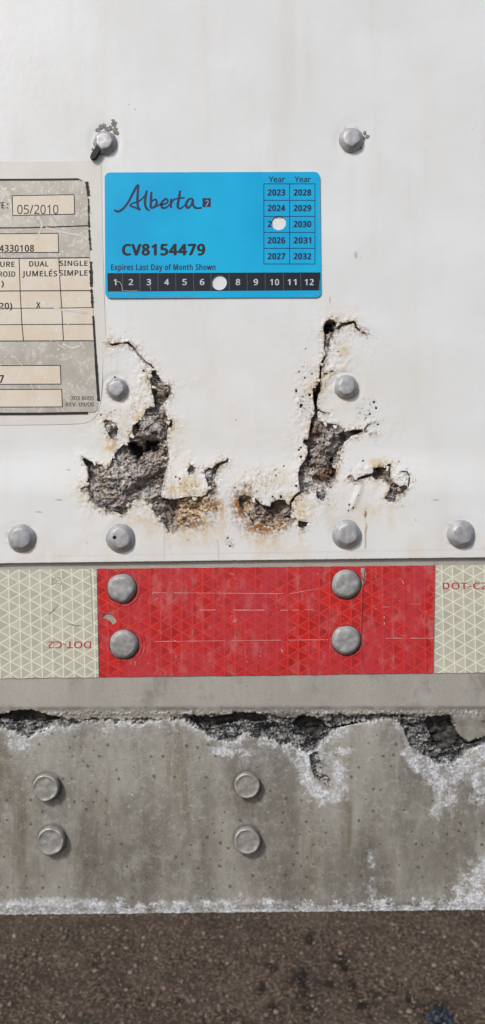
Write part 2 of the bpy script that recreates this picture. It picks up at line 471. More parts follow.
gx = geo_axis(-1.3, 1.3, 0.007, 150.0)
gy = geo_axis(1.0, 2.7, 0.007, 150.0)
GX, GY = np.meshgrid(gx, gy)
near = np.exp(-((np.maximum(0, np.abs(GX) - 1.3) + np.maximum(0, np.abs(GY - 1.9) - 0.9)) / 0.5))
def ground_h(x, y):
    return 0.010 * fbm(x, y, 0.25, 5, 4) + 0.005 * fbm(x, y, 0.035, 9, 3, 0.6)
GZ = ground_h(GX, GY) * near
def ground_at(px, py):
    dep = Z0 * FP / (py - CY)
    return (px - CX) / FP * dep, dep - D
oil = np.zeros_like(GX)
for (px, py, r) in ((310, 937, .028), (342, 962, .03), (301, 981, .035), (308, 1006, .032), (360, 1006, .03), (272, 968, .02), (262, 988, .02), (330, 985, .015), (352, 985, .018), (275, 1010, .02), (437, 1016, .05), (412, 1000, .02), (95, 965, .012), (180, 1000, .012)):
    ox, oy = ground_at(px, py)
    d = np.hypot((GX - ox), (GY - oy) * 0.6) / r + 1.6 * fbm(GX, GY, 0.03, int(px), 3)
    oil = np.maximum(oil, 0.85 * (1 - smooth(0.3, 1.1, d)))
gr, gc = GX.shape
idx = np.arange(gr * gc).reshape(gr, gc)
q = np.stack([idx[:-1, :-1], idx[:-1, 1:], idx[1:, 1:], idx[1:, :-1]], -1).reshape(-1, 4)
me = mesh_np('ground', np.stack([GX, GY, GZ], -1).reshape(-1, 3), q, {'oil': oil.ravel()})
g = link('ground', me, mat_ground())
prop(g, 'brown packed gravelly dirt ground beneath the trailer edge', kind='structure')

rs = np.random.RandomState(4)
bm = bmesh.new(); bmesh.ops.create_icosphere(bm, subdivisions=1, radius=1.0)
bm.verts.ensure_lookup_table()
iv = np.array([v.co[:] for v in bm.verts]); itri = np.array([[v.index for v in f.verts] for f in bm.faces]); bm.free()
N = 24000
sx = rs.uniform(-1.3, 1.3, N); sy = rs.uniform(1.0, 2.7, N)
rad = 0.0018 * (1 + rs.pareto(2.6, N)); rad = np.clip(rad, 0.0018, 0.009)
tone = np.clip(rs.beta(1.1, 1.5, N), 0, 1)
V, F, T = [], [], []
for i in range(N):
    k = rs.uniform(0.65, 1.2, 3) * rad[i]; k[2] *= 0.5
    v = iv * (1 + rs.uniform(-0.22, 0.22, (len(iv), 1))) * k
    a = rs.uniform(0, 6.28); ca, sa_ = math.cos(a), math.sin(a)
    v = np.stack([v[:, 0] * ca - v[:, 1] * sa_, v[:, 0] * sa_ + v[:, 1] * ca, v[:, 2]], -1)
    V.append(v + (sx[i], sy[i], 0)); F.append(itri + len(iv) * i)
zz = ground_h(sx, sy)
V = np.concatenate(V); V[:, 2] += np.repeat(zz + rad * 0.15, len(iv)); F = np.concatenate(F)
me = bpy.data.meshes.new('gravel')
me.vertices.add(len(V)); me.vertices.foreach_set('co', V.astype(np.float32).ravel())
me.loops.add(len(F) * 3); me.loops.foreach_set('vertex_index', F.astype(np.int32).ravel())
me.polygons.add(len(F)); me.polygons.foreach_set('loop_start', np.arange(0, len(F) * 3, 3, dtype=np.int32)); me.polygons.foreach_set('loop_total', np.full(len(F), 3, dtype=np.int32))
at = me.attributes.new('tone', 'FLOAT', 'POINT'); at.data.foreach_set('value', np.repeat(tone, len(iv)).astype(np.float32))
me.update(calc_edges=True)
prop(link('gravel', me, mat_stones()), 'small tan and grey gravel stones scattered over the brown dirt', 'gravel', kind='stuff')

# a crumpled scrap of blue plastic at the foot of the picture
bm = bmesh.new(); bmesh.ops.create_grid(bm, x_segments=22, y_segments=16, size=1)
for v in bm.verts:
    a = v.co.copy()
    t = np.array([a.x]), np.array([a.y])
    v.co.x = a.x * 0.036 * (1 + 0.35 * float(fbm(t[0] * 3, t[1] * 3, 2.0, 3)[0]))
    v.co.y = a.y * 0.030 * (1 + 0.5 * float(fbm(t[0] * 3, t[1] * 3, 2.0, 8)[0]))
    v.co.z = 0.006 + 0.028 * float(fbm(t[0] * 4, t[1] * 4, 2.2, 12, 4)[0]) - 0.006 * (a.x ** 2 + a.y ** 2)
me = bpy.data.meshes.new('plastic_scrap'); bm.to_mesh(me); bm.free()
bx_, by_ = ground_at(437, 1017)
o = link('plastic_scrap', me, mat_plain('dusty_dark_blue_plastic', (0.014, 0.02, 0.03, 1), 0.45, 0.3, 20))
o.location = (bx_, by_, float(ground_h(np.array([bx_]), np.array([by_]))[0]))
prop(o, 'crumpled dark blue plastic scrap lying on the gravel at the bottom edge', 'litter')

# ------------------------------------------------------------------ trailer
trailer = empty('trailer', (0, 0, Z0 + (CY - 916) * S), 'white riveted trailer side with corroded holes and a crusted grey metal bottom rail', 'trailer')
XL, XR = -420, 905

# outlines of what has rotted away from the white panel (face units)
HOLE_L = [(154,369),(157,374),(161,380),(164,385),(170,386),(170.5,393),(167,399),(163,404),(165,411),(168,421),(172,420),(172,428),(169,427),(167,431),(167,441),(169,455),(167,467),(163,485),(161,497),(170,499.6),(178,499),(188,497),(202,497),(206,495),(209,490),(208,484),(206,478),(205,472),(209,468),(212,469),(217,464),(222,462),(228,460),(228,462),(221,465),(217,470),(215,480),(216,488),(215,496),(212,500),(214,506),(210,510),(206,514),(204,510),(200,518),(190,519),(180,521),(177,527),(170,531.6),(167,528),(163,522),(157,515),(152,508),(149,503),(144,499),(135,500),(129,505),(128,512),(123,515),(117,512),(105,510),(97,505),(91,501),(90,494),(82,492),(81,489),(87,486),(89,478),(88,468),(83,460),(82,457),(90,461),(97,464),(103,465),(110,467),(113,457),(118,450),(125,444),(130,442),(129,435),(132,433),(133,426),(139,421),(145,414),(146,408),(155,407),(154,399),(152,391),(151,383),(148,378),(152,373)]
HOLE_L2 = [(104,421),(107,420),(115,423),(118,429),(117,435),(115,440),(112,439),(108,433),(105,426)]
HOLE_L3 = [(187.5,470),(191,465),(195,468),(194,473),(190,475)]
HOLE_R = [(326,322),(330,319),(335,322),(336,324),(344,322.6),(354,321),(355,323),(348,325),(342,327),(337,332),(332,335),(330,341),(328,351),(325.6,352),(324,345),(325,337),(323,329),(324,325)]
HOLE_R2 = [(313,389),(318,387),(321,384),(321,390),(318,396),(317,402),(317.5,410),(318,421),(327,423.6),(335,424),(341,427),(345,432),(354,430),(364,430),(363,432),(351,436),(344,443),(340,452),(340,460),(335,463),(336,472),(335,480),(329,486),(325,490),(325,497),(322,501),(317,498),(316,490),(307,492),(300,493),(299,484),(298,474),(300,467),(305,460),(308,453),(307,446),(303,442),(304,439),(308,440),(310,428),(311,420),(315,413),(314,405),(313,397)]
HOLE_R3 = [(239,497),(245,495),(254,498),(260,503),(263,505),(270,507),(271,503),(278,500),(285,500),(286,503),(290,508),(290,515),(293,520),(286,525),(278,529),(270,525),(262,523),(252,522),(247,512),(242,509),(239,504)]
HOLE_R4 = [(298,520),(303,522),(308,522),(306,526),(302,528),(298,526)]
HOLE_R5 = [(347,477),(351,476),(352,479),(358,478),(366,475),(373,473),(373,469),(380,467),(385,468),(388,464),(391,464),(390,470),(390,478),(393,483),(399,487),(406,485),(407,488),(402,493),(396,495),(394,502),(389,502),(384,498),(388,493),(390,486),(385,482),(383,479),(375,480),(372,476),(365,478),(355,481),(349,480)]
HOLES = [HOLE_L, HOLE_L2, HOLE_L3, HOLE_R, HOLE_R2, HOLE_R3, HOLE_R4, HOLE_R5]
CRACKS = [
    ([(108,343),(113,345),(120,343.5),(128,343),(133,347),(138,354),(143,360),(148,364),(151,365),(154,369)], [.3,1.1,.8,.9,.7,.6,.6,.9,.7,.7]),
    ([(355,323),(356,327),(360,331),(368,335)], [1.0,.7,.5,.3]),
    ([(326,352),(326,356),(323,361),(321,365),(320.5,375),(319.5,384),(317,388)], [1.0,.6,.9,1.3,1.1,1.0,1.4]),
    ([(321,374),(327,374),(333,371)], [.5,.5,.3]),
    ([(318,410),(324,413),(330,414)], [.6,.4,.3]),
    ([(301,492),(295,496),(291,502),(290,509)], [1.2,1.0,1.0,1.0]),
    ([(400,472),(407,472),(409,478),(408,486)], [.3,.5,.6,.7]),
    ([(161,497),(156,497),(150,500),(146,500)], [1.0,.6,.5,.5]),
    ([(363,432),(368,425),(374,421)], [.5,.4,.2]),
    ([(364,431),(370,434),(376,433)], [.5,.4,.3]),
]
PITS = [(323.5-27,392-1,1.6),(309.5,395,1.6),(301,406,1.9),(299,372,.9),(312,374,.9),(303,397,1.0),(301,448,1.1),(299,450,1.2),(301,457,1.2),(296,486,1.4),(276,476,1.0),(281,497,1.6),(272.5,497,1.2),(303,478,.9),(144,371,1.5),(140,378,1.0),(115,377,1.1),(176,477,1.0),(180,479,.9),(165,486,1.1),(159,489,.9),(169,474,.8),(101,415,1.2),(374,402,1.5),(376,408,1.2),(370,414,1.1),(378,425,1.2),(366,418,1),(353,508,1.2),(349,505,1.2),(348,511,1.0),(215,471,1.2),(228,459.5,1.3),(363,461,1.0),(235,488,.9),(246,486,1.3),(251,488,1.0),(257,492,1.0),(341,355,.8),(338,352,.8),(306,349,.8),(305,378,.9),(370,404,.9),(358,496,.8),(275,470,.8),(284,466,.7),(289,474,.8),(228,538,.9),(230,546,1),(399,462,.8)]

px = axis(XL, XR, (70, 425), 0.62, 5.0)
py = axis(-460, 560, (305, 560), 0.62, 5.0)
X, Y = np.meshgrid(px, py)
edge_y = 560 + 3 - 6 * X / 485 - 560      # how far the lower edge stands from 560
Yw = Y + edge_y * smooth(540, 560, Y)
X, Y = X.copy(), Yw
box = (X > 60) & (X < 435) & (Y > 300)
sdf = np.full(X.shape, 60.0)
xb, yb = X[box], Y[box]
s = np.full(xb.shape, 60.0)
for hpoly in HOLES:
    s = np.minimum(s, poly_sdf(xb, yb, hpoly))
for pts, wd in CRACKS:
    s = np.minimum(s, seg_dist(xb, yb, pts, False, wd))
s_n = s + 0.9 * fbm(xb, yb, 6, 3, 4, 0.6)
for i, (a, b, r) in enumerate(PITS):
    s_n = np.minimum(s_n, np.hypot((xb - a), (yb - b) * 0.9) - r * (0.75 + 0.5 * noise(xb / 1.3, yb / 1.3, 40 + i)))
sdf[box] = s
hole = np.full(X.shape, 60.0); hole[box] = s_n
dpos = np.maximum(sdf, 0)

n1 = fbm(X, Y, 9, 21, 4, 0.6)
n2 = fbm(X, Y, 3.5, 22, 3, 0.6)
n3 = fbm(X, Y, 40, 23, 3)
H = 0.5 * fbm(X, Y, 160, 24, 2)
H += 3.6 * smooth(446, 498, Y)                                   # the lower lip swells out over the rail
calm = 0.35 + 0.65 * smooth(-0.1, 0.35, n3)
H += np.exp(-dpos / 9) * (0.35 + 0.7 * n1 * calm) + np.exp(-dpos / 2.2) * (0.2 + 1.6 * n2) + 0.4 * np.exp(-dpos / 22) * n1 * calm
pr = [(105,143),(351,140),(117,389),(346,387),(23,538),(121,538),(346,534),(460,534)]
for i, (a, b) in enumerate(pr):
    d = np.hypot(X - a, Y - b)
    H -= 0.5 * np.exp(-((d - 14) / 3.5) ** 2)
# blistered flap beside the right hole
H += 1.6 * np.exp(-(((X - 345) / 26) ** 2 + ((Y - 456) / 22) ** 2))
for (a, b, ra, rb) in ((141,392,9,34),(112,447,9,16),(187,486,22,12),(262,482,24,14),(362,468,16,5),(400,478,9,10),(338,362,14,34),(312,508,12,14),(300,400,9,30),(214,480,8,16),(150,515,10,8)):
    g_ = np.exp(-((X - a) / ra) ** 2 - ((Y - b) / rb) ** 2)
    H += g_ * (0.25 * n2 + 1.0 * np.abs(fbm(X, Y, 11, 310, 2, 0.5)) + 0.1)
# scar streak curling down from the right hole
d = seg_dist(X, Y, [(360,481),(359,490),(355,499),(351,507)])
H += 0.9 * np.exp(-(d / 3.2) ** 2)

right = smooth(0, 1, (X > 230).astype(float))
stain = 0.55 * np.exp(-dpos / 7) * smooth(-0.15, 0.45, n3 + 0.5 * n1) + 0.12 * np.exp(-dpos / 26) * smooth(-0.3, 0.5, n3)
for (a, b, ra, rb, k) in ((140,432,17,40,.55),(110,447,10,12,.5),(185,488,24,12,.6),(270,480,32,14,.3),(205,532,20,16,.35),(265,540,24,16,.35),(145,520,18,12,.4),(343,349,8,10,.45),(380,463,16,5,.6),(365,510,20,14,.3),(300,508,14,14,.45),(135,478,20,30,.2),(345,402,9,7,.25),(106,415,8,10,.35),(243,505,10,16,.4),(95,535,14,10,.12),(342,366,6,6,.25),(355,360,30,14,.12)):
    stain = np.maximum(stain, 1.35 * k * np.exp(-((X - a) / ra) ** 2 - ((Y - b) / rb) ** 2) * (0.9 + 1.5 * n1 + 0.6 * n2))
for (a, b, L, wd, k) in ((205,515,45,5,.45),(222,498,60,4,.4),(262,528,34,9,.38),(186,526,34,10,.32),(150,515,35,8,.28),(216,505,50,2,.3),(272,528,30,4,.35),(250,523,34,5,.3),(170,532,26,3,.3),(129,512,20,3,.25),(300,528,26,3,.3),(365,510,50,1.2,.45),(345,345,40,7,.12),(119,400,30,5,.22),(330,501,50,7,.2),(92,502,40,6,.15),(390,503,45,6,.18),(95,400,40,4,.2)):
    dy = Y - b
    stain = np.maximum(stain, k * np.exp(-(((X - a - 1.5 * noise(Y / 14, X * 0 + a, 5)) / wd) ** 2)) * smooth(-2, 3, dy) * (1 - smooth(L * 0.3, L, dy)) * (1.2 + n2) * 1.3)
wash = 0.24 * smooth(520, 562, Y) * smooth(-0.2, 0.4, n3 + 0.3 * n1) + 0.10 * smooth(380, 520, Y) * smooth(-0.2, 0.5, n3)
warm = 0.15 * smooth(300, 400, Y) * smooth(20, 90, X) * (1 - smooth(380, 470, X)) * (0.7 + 0.9 * n3)
stain = np.clip(np.maximum(np.maximum(stain, wash), warm), 0, 0.9)

rust = np.zeros_like(X)
for (a, b, ra, rb, k) in ((243,505,13,17,1.0),(262,526,20,8,1.0),(190,524,20,6,.8),(282,526,8,5,.9),(215,506,7,7,.9),(195,521,12,4,.7),(247,488,8,6,.55),(220,470,7,8,.3),(365,514,1.3,4,1.0),(366,524,1.0,10,.35),(289,512,5,12,.6),(175,530,7,5,.3),(135,506,10,4,.3),(228,540,3,8,.3),(362,331,8,4,.5),(170,388,4,6,.6),(88,541,2,2.5,.35),(304,512,4,7,.3),(168,422,4,6,.4),(232,546,2,2,.5)):
    rust = np.maximum(rust, k * np.exp(-((X - a) / ra) ** 2 - ((Y - b) / rb) ** 2))
rust = np.clip(rust * smooth(-0.25, 0.2, n2 + 0.35 * rust - 0.08) * 1.25, 0, 1) + 0.55 * np.exp(-dpos / 1.1) * smooth(0.1, 0.5, n1 + 0.2)
grime = 0.75 * np.exp(-dpos / 0.9) * smooth(-0.3, 0.3, n2)
sn = fbm(X, Y, 2.3, 301, 3, 0.6); sn2 = fbm(X, Y, 11, 302, 3)
grime = np.maximum(grime, 0.8 * smooth(0.20, 0.36, sn * np.exp(-dpos / 40) * (dpos < 40) + 0.34 * np.exp(-dpos / 5) + 0.5 * sn2 - 0.22) * np.exp(-dpos / 14))
stain = np.clip(stain + 0.35 * np.exp(-dpos / 4) * smooth(-0.1, 0.4, sn + sn2), 0, 0.9)
# chips of bare metal above and beside rivets
def chip(pts, seed, k=0.9, amp=1.6):
    global grime, H
    d = np.full(X.shape, 50.0)
    lo = (X > min(p[0] for p in pts) - 8) & (X < max(p[0] for p in pts) + 8) & (Y > min(p[1] for p in pts) - 8) & (Y < max(p[1] for p in pts) + 8)
    d[lo] = seg_dist(X[lo], Y[lo], pts) - amp + 1.8 * noise(X[lo] / 1.6, Y[lo] / 1.6, seed)
    m = 1 - smooth(-0.3, 0.5, d)
    grime = np.maximum(grime, m * k); H -= 0.5 * m
for i, (a, b, r) in enumerate(PITS):
    d = np.hypot(X - a, Y - b)
    grime = np.maximum(grime, 0.6 * np.exp(-(d / (r * 1.25)) ** 2) * smooth(-0.2, 0.2, n2 + 0.1))
for a, b, r in ((188,540,1),(70,470,.8),(356,255,1.6),(361,258,1),(131,440,1),(236,420,.8),(449,437,.8),(474,448,.7),(435,500,.8),(330,300,.6),(60,500,.9),(40,512,.8),(415,520,.8)):
    grime = np.maximum(grime, 0.55 * (1 - smooth(r * 0.6, r * 1.3, np.hypot(X - a, Y - b))))
# thin scuffed hairlines in the paint
for pts, k in (([(58,342),(96,342),(108,343)], .6), ([(165,498),(165,560)], .18), ([(343,436),(352,433)], .2), ([(111,350),(112,400)], .08), ([(117,376),(118,348)], .10), ([(365,528),(365,548)], .5), ([(425,150),(428,330)], .06), ([(55,556),(485,549)], .10), ([(218,540),(219,558)], .3)):
    d = seg_dist(X, Y, pts)
    grime = np.maximum(grime, k * np.exp(-(d / 0.7) ** 2))
for (a, b, ra, rb, k) in ((127,385,4,12,.5),(133,405,7,22,.45),(187,484,22,12,.45),(262,480,24,16,.45),(304,400,8,40,.5),(399,478,10,11,.5),(365,412,12,14,.4),(113,412,10,6,.5),(212,512,12,14,.45),(250,523,18,8,.4),(355,330,18,8,.3),(150,372,10,8,.4),(230,541,6,12,.4),(322,500,16,10,.35)):
    g_ = np.exp(-((X - a) / ra) ** 2 - ((Y - b) / rb) ** 2)
    grime = np.maximum(grime, smooth(0.42, 0.56, sn + 0.3 * sn2 + 0.28 * g_) * smooth(0.15, 0.6, g_) * (0.15 + k))
for (a, b, L, wd, k) in ((105,155,60,4,.10),(351,152,90,4,.10),(430,60,200,10,.06),(200,0,160,14,.05),(23,552,12,8,.3),(121,552,12,8,.3),(346,548,14,8,.3),(460,548,14,8,.3)):
    stain = np.maximum(stain, k * np.exp(-((X - a) / wd) ** 2) * smooth(-2, 4, Y - b) * (1 - smooth(L * .3, L, Y - b)) * (1 + n3))
# dirt ring where each rivet meets the panel
for a, b in pr:
    rr = 13.5 if b > 500 else 11.5
    d = np.hypot(X - a, Y - b)
    grime = np.maximum(grime, 0.45 * np.exp(-((d - rr) / 1.0) ** 2) * smooth(-0.2, 0.35, noise(X / 4, Y / 4, 91)))
grime = np.clip(grime, 0, 0.95)

# rolled lower edge of the panel
last = slice(-1, None)
def add_rows(A, vals):
    return np.concatenate([A] + [A[-1:] + v for v in vals])
PA_x, PA_y, PA_H, PA_s = px.copy(), py.copy(), H.copy(), np.where(hole < 60, hole, 60.0)
Xp = add_rows(X, (0, 0, 0)); Yp = add_rows(Y, (0.5, 0.5, -1)); Hp = add_rows(H, (-0.8, -2.6, -3.6))
ext = lambda A: add_rows(A, (0, 0, 0))
edge_crumble = np.zeros_like(Xp)
m_edge = smooth(557, 562, Yp - (3 - 6 * Xp / 485) + 0)
Yp = Yp + 0.6 * fbm(Xp, Yp * 0, 4, 77, 3) * m_edge
# fine refine of the panel near the upper rivets is coarse, so chips there are laid as their own scars below
me = sheet('side_panel', Xp, Yp, Hp, {'stain': ext(stain), 'rust': ext(rust), 'grime': ext(grime)}, ext(hole), thick=2.2)
panel = link('side_panel', me, M_panel, trailer)
prop(panel, 'white painted side panel with two corroded holes')

# ------------------------------------------------------------------ flaking metal behind the holes
def core(name, x0, x1, y0, y1, seed, kind, label):
    X, Y = np.meshgrid(np.arange(x0, x1, 0.66), np.arange(y0, y1, 0.66))
    wx = X + 7 * fbm(X, Y, 18, seed, 3); wy = Y + 7 * fbm(X, Y, 18, seed + 5, 3)
    big = fbm(wx, wy, 26, seed + 1, 3)
    rid = 1 - np.abs(fbm(wx, wy, 12, seed + 2, 4, 0.6)) * 3.2
    k = 1.3
    lay = (big * 9 + 1.0 * fbm(wx, wy, 6, seed + 7, 3)) / k
    fl = np.floor(lay); fr = lay - fl
    ter = (fl + smooth(0.80, 1.0, fr)) * k                        # broken layers
    H = -2.6 + ter * 1.35 + 1.2 * rid * np.maximum(0.0, 0.4 + big) + 0.55 * fbm(X, Y, 3.4, seed + 9, 3, 0.6) + 0.55 * np.sin((wx * 0.35 + wy * 0.9 + 14 * big) * 1.1) * smooth(-0.1, 0.3, fbm(X, Y, 14, seed + 33, 2))
    brown = np.zeros_like(X); ochre = np.zeros_like(X); dark = np.zeros_like(X); pale = np.clip(smooth(0.2, 0.9, rid) * 0.6, 0, 1)
    WX = X + 9 * fbm(X, Y, 11, seed + 40, 5, 0.68); WY = Y + 9 * fbm(X, Y, 9, seed + 50, 5, 0.68)
    def gb(a, b, ra, rb): return np.exp(-((WX - a) / ra) ** 2 - ((WY - b) / rb) ** 2)
    r2 = np.abs(fbm(wx * 0.8 + wy * 0.5, (wy - wx * 0.3) * 1.4, 17, seed + 60, 4, 0.6))      # a few deep crevices between the flakes
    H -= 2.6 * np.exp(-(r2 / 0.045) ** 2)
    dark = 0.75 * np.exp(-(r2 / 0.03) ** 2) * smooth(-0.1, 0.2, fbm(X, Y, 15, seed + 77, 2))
    pale = np.clip(pale + 0.7 * smooth(0.55, 0.8, fr) * smooth(-0.1, 0.3, fbm(X, Y, 12, seed + 78, 3)), 0, 1)
    if kind == 'L':
        for a, b, ra, rb, dd in ((138,453,6,6,13),(147,446,8,7,15),(155,444,5,6,10),(133,447,5,6,8),(137,425,3,4,5),(172,424,2,3,4),(170,398,2,6,5),(151,480,2.5,9,2),(118,428,2,5,2),(141,486,8,3,3)):
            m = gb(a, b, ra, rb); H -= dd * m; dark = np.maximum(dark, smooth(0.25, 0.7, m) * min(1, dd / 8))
        H += 2.2 * gb(113, 488, 22, 16) + 1.6 * gb(150, 425, 12, 14) + 2.0 * gb(150, 468, 11, 14)
        # concentric peeled layers of the big lobe
        rr = np.hypot((X - 118) / 1.35, (Y - 474)) + 3.5 * fbm(X, Y, 12, seed + 30, 3)
        H += 0.55 * np.sin(rr * 1.35) * gb(113, 490, 24, 15)
        H += -2.0 * gb(88, 470, 5, 20)
        dark = np.maximum(dark, 0.55 * np.exp(-(seg_dist(X, Y, [(83,458),(90,470),(90,490),(95,503),(112,511),(126,513)]) / 2.0) ** 2))
        m = (X > 176) & (Y > 494)
        ochre = smooth(175, 180, X + 2 * noise(X / 3, Y / 3, 3)) * smooth(494, 499, Y)
        H += ochre * (1.6 + 1.2 * fbm(X, Y, 4, 60, 3))
        brown = np.maximum(0.75 * gb(168, 512, 11, 14), 0.5 * gb(155, 470, 12, 14))
        brown = np.maximum(brown, 0.55 * gb(162, 395, 8, 10))
        dark = np.maximum(dark, 0.5 * gb(165, 500, 8, 4)); H -= 2.5 * gb(168, 506, 12, 9)
        dark = np.maximum(dark, 0.35 * gb(158, 478, 5, 9))
        pale = np.maximum(pale, 0.8 * gb(152, 462, 8, 8)) + 0.5 * gb(113, 462, 9, 14)
        ochre = np.maximum(ochre, 0.5 * gb(140, 500, 7, 4))
    else:
        for a, b, ra, rb, dd in ((328,327,6,6,11),(325,340,1.5,10,5),(317,399,4,12,16),(311,425,2.5,6,7),(334,471,4,9,8),(309,456,3,10,5),(345,437,4,5,5),(321,365,3,20,12),(268,506,5,3,4),(292,500,3,6,7),(332,458,4,4,8),(357,432,8,2,4),(360,476,8,2.5,3),(243,500,5,3,3)):
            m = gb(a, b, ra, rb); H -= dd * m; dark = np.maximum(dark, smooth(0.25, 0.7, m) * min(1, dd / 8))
        H -= 2.2 * gb(322, 455, 22, 34)
        H += 1.5 * gb(326, 436, 9, 14) + 1.2 * gb(310, 480, 9, 8)
        brown = np.maximum(1.3 * gb(326, 474, 9, 8), 0.75 * gb(275, 513, 14, 11)); H -= 1.6 * gb(326, 474, 9, 7)
        brown = np.maximum(brown, 0.6 * gb(312, 433, 7, 14))
        brown = np.clip(brown, 0, 1)
        ochre = np.maximum(gb(247, 507, 10, 12), gb(279, 525, 14, 4.5)) * 1.15
        ochre = np.clip(np.maximum(ochre, 0.8 * gb(257, 519, 10, 6)), 0, 1) * smooth(-0.5, 0.1, fbm(X, Y, 5, 70, 3))
        H += ochre * (0.9 + 2.2 * fbm(X, Y, 4, 60, 3)) * 0.8
        pale = np.maximum(pale * 0.7, 0.8 * gb(331, 448, 6, 12)) + 0.7 * gb(307, 480, 8, 9) + 0.6 * gb(341, 331, 6, 4)
        H -= 1.5 * gb(380, 474, 12, 8)
        dark = np.maximum(dark, 0.45 * gb(380, 474, 13, 7)); pale = pale * (1 - gb(380, 474, 14, 8))
        H += 1.6 * gb(400, 478, 7, 10)
    lip = 3.6 * smooth(446, 498, Y)
    ix = np.clip(np.searchsorted(PA_x, X), 0, len(PA_x) - 1); iy = np.clip(np.searchsorted(PA_y, Y), 0, len(PA_y) - 1)
    ph, ps = PA_H[iy, ix], PA_s[iy, ix]
    Hc = np.minimum(H, 2.6) + lip
    Hc = np.minimum(Hc, ph - 0.9 + 2.8 * smooth(1.0, 6.0, -ps))
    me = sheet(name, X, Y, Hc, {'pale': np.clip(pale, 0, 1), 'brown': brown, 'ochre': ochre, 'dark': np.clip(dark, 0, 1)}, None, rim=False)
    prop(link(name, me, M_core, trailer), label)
core('corroded_metal', 74, 236, 335, 540, 100, 'L', 'grey flaking corroded metal inside the left hole')
core('corroded_metal', 228, 418, 312, 538, 200, 'R', 'dark brown and grey corroded metal inside the right hole')

# ------------------------------------------------------------------ bottom rail
px = axis(XL, XR, (-30, 515), 0.75, 5.0)
py = np.concatenate([np.linspace(548, 700, 60, endpoint=False), np.linspace(700, 916, 280)])
X, Y = np.meshgrid(px, py)
tilt = -5.0 * X / 485
Y = Y + tilt * smooth(560, 700, Y)                             # seam and lower edge run slightly uphill to the right
NARROW = lambda X: np.interp(X, [-420, 0, 45, 84, 190, 215, 285, 310, 340, 400, 412, 900], [.5, .85, .8, .28, .35, .8, .9, .9, .35, .3, 1, .6])
low = [(-420,730),(-200,724),(-40,735),(0,728),(16,735),(25,742),(34,738),(45,730),(60,728),(66,735),(76,738),(84,730),(100,725),(112,727),(122,730),(130,738),(142,737),(150,728),(154,728),(162,733),(170,726),(185,730),(194,742),(215,747),(235,748),(245,738),(255,745),(265,742),(280,748),(291,748),(305,757),(318,760),(330,752),(345,745),(350,737),(371,738),(378,730),(395,728),(405,745),(418,752),(430,760),(440,768),(455,764),(470,752),(480,745),(490,741),(560,722),(900,728)]
upp = [(-420,719),(0,718),(60,720),(150,718),(240,714),(300,716),(400,715),(450,716),(454,722),(458,734),(470,743),(480,741),(490,735),(530,716),(900,716)]
Lb = np.interp(X, *zip(*low)) + 4 * fbm(X, X * 0 + 1, 14, 85, 4, 0.6); Ub = np.interp(X, *zip(*upp)) + 3.5 * fbm(X, X * 0 + 2, 12, 86, 4, 0.6)
Lb = Ub + (Lb - Ub) * NARROW(X)
n1 = fbm(X, Y, 7, 31, 4, 0.65); n2 = fbm(X, Y, 2.6, 32, 3, 0.65); n3 = fbm(X, Y, 22, 33, 4, 0.6)
inside = np.minimum(Y - Ub, Lb - Y) + 4.5 * n1 + 2.6 * n2 + 3 * n3
tongue = -poly_sdf(X, Y, [(309,755),(318,752),(321,761),(324,771),(331,781),(329,788),(321,783),(313,775)]) + 1.0 * n1
patchy = np.where((X > 84) & (X < 190), 1.0, 0.0)
thin = smooth(0.0, 0.35, fbm(X, Y, 9, 35, 3) + 0.10) * patchy
scab = smooth(-0.8, 1.4, inside) * (1 - 0.8 * thin)
scab = np.maximum(scab, smooth(-0.6, 1.0, tongue))
big_hole = [(426,720),(434,717),(442,716),(450,717),(453,721),(454,727),(459,735),(468,743),(464,749),(452,748),(444,752),(434,744),(430,734),(428,728)]
holes = [[(-60,712),(-30,716),(4,714),(12,711),(22,710),(32,710),(40,712.6),(50,716),(60,717.4),(58,721),(48,722),(36,723),(26,722),(16,723),(13,721),(6,719),(-30,721),(-60,719)],
         [(192,716),(202,718),(214,717),(228,715),(240,712.6),(254,713),(262,716),(270,721),(260,722),(250,722),(234,724),(218,727),(211,729),(202,725),(194,722)],
         [(293,725),(297,719),(303,716),(315,718),(323,722),(329,727),(326,731),(321,734),(317,739),(310,737),(300,731)],
         big_hole]
sd = np.full(X.shape, 50.0)
bx = (Y > 695) & (Y < 800)
t_ = np.full(X[bx].shape, 50.0)
for hp in holes:
    t_ = np.minimum(t_, poly_sdf(X[bx], Y[bx], hp))
t_ = t_ + 1.3 * n1[bx] + 1.0 * n2[bx]
t_ = np.minimum(t_, seg_dist(X[bx], Y[bx], [(329,729),(340,727),(352,724),(366,722)], False, [1.0,.8,.9,.2]) + 0.8 * n2[bx])
t_ = np.minimum(t_, seg_dist(X[bx], Y[bx], [(184,716),(194,722),(203,729),(208,732)], False, [.2,1.0,.9,.2]) + 0.8 * n2[bx])
t_ = np.minimum(t_, seg_dist(X[bx], Y[bx], [(468,744),(478,742),(492,735)], False, [1.5,1.2,.8]) + 0.8 * n2[bx])
sd[bx] = t_

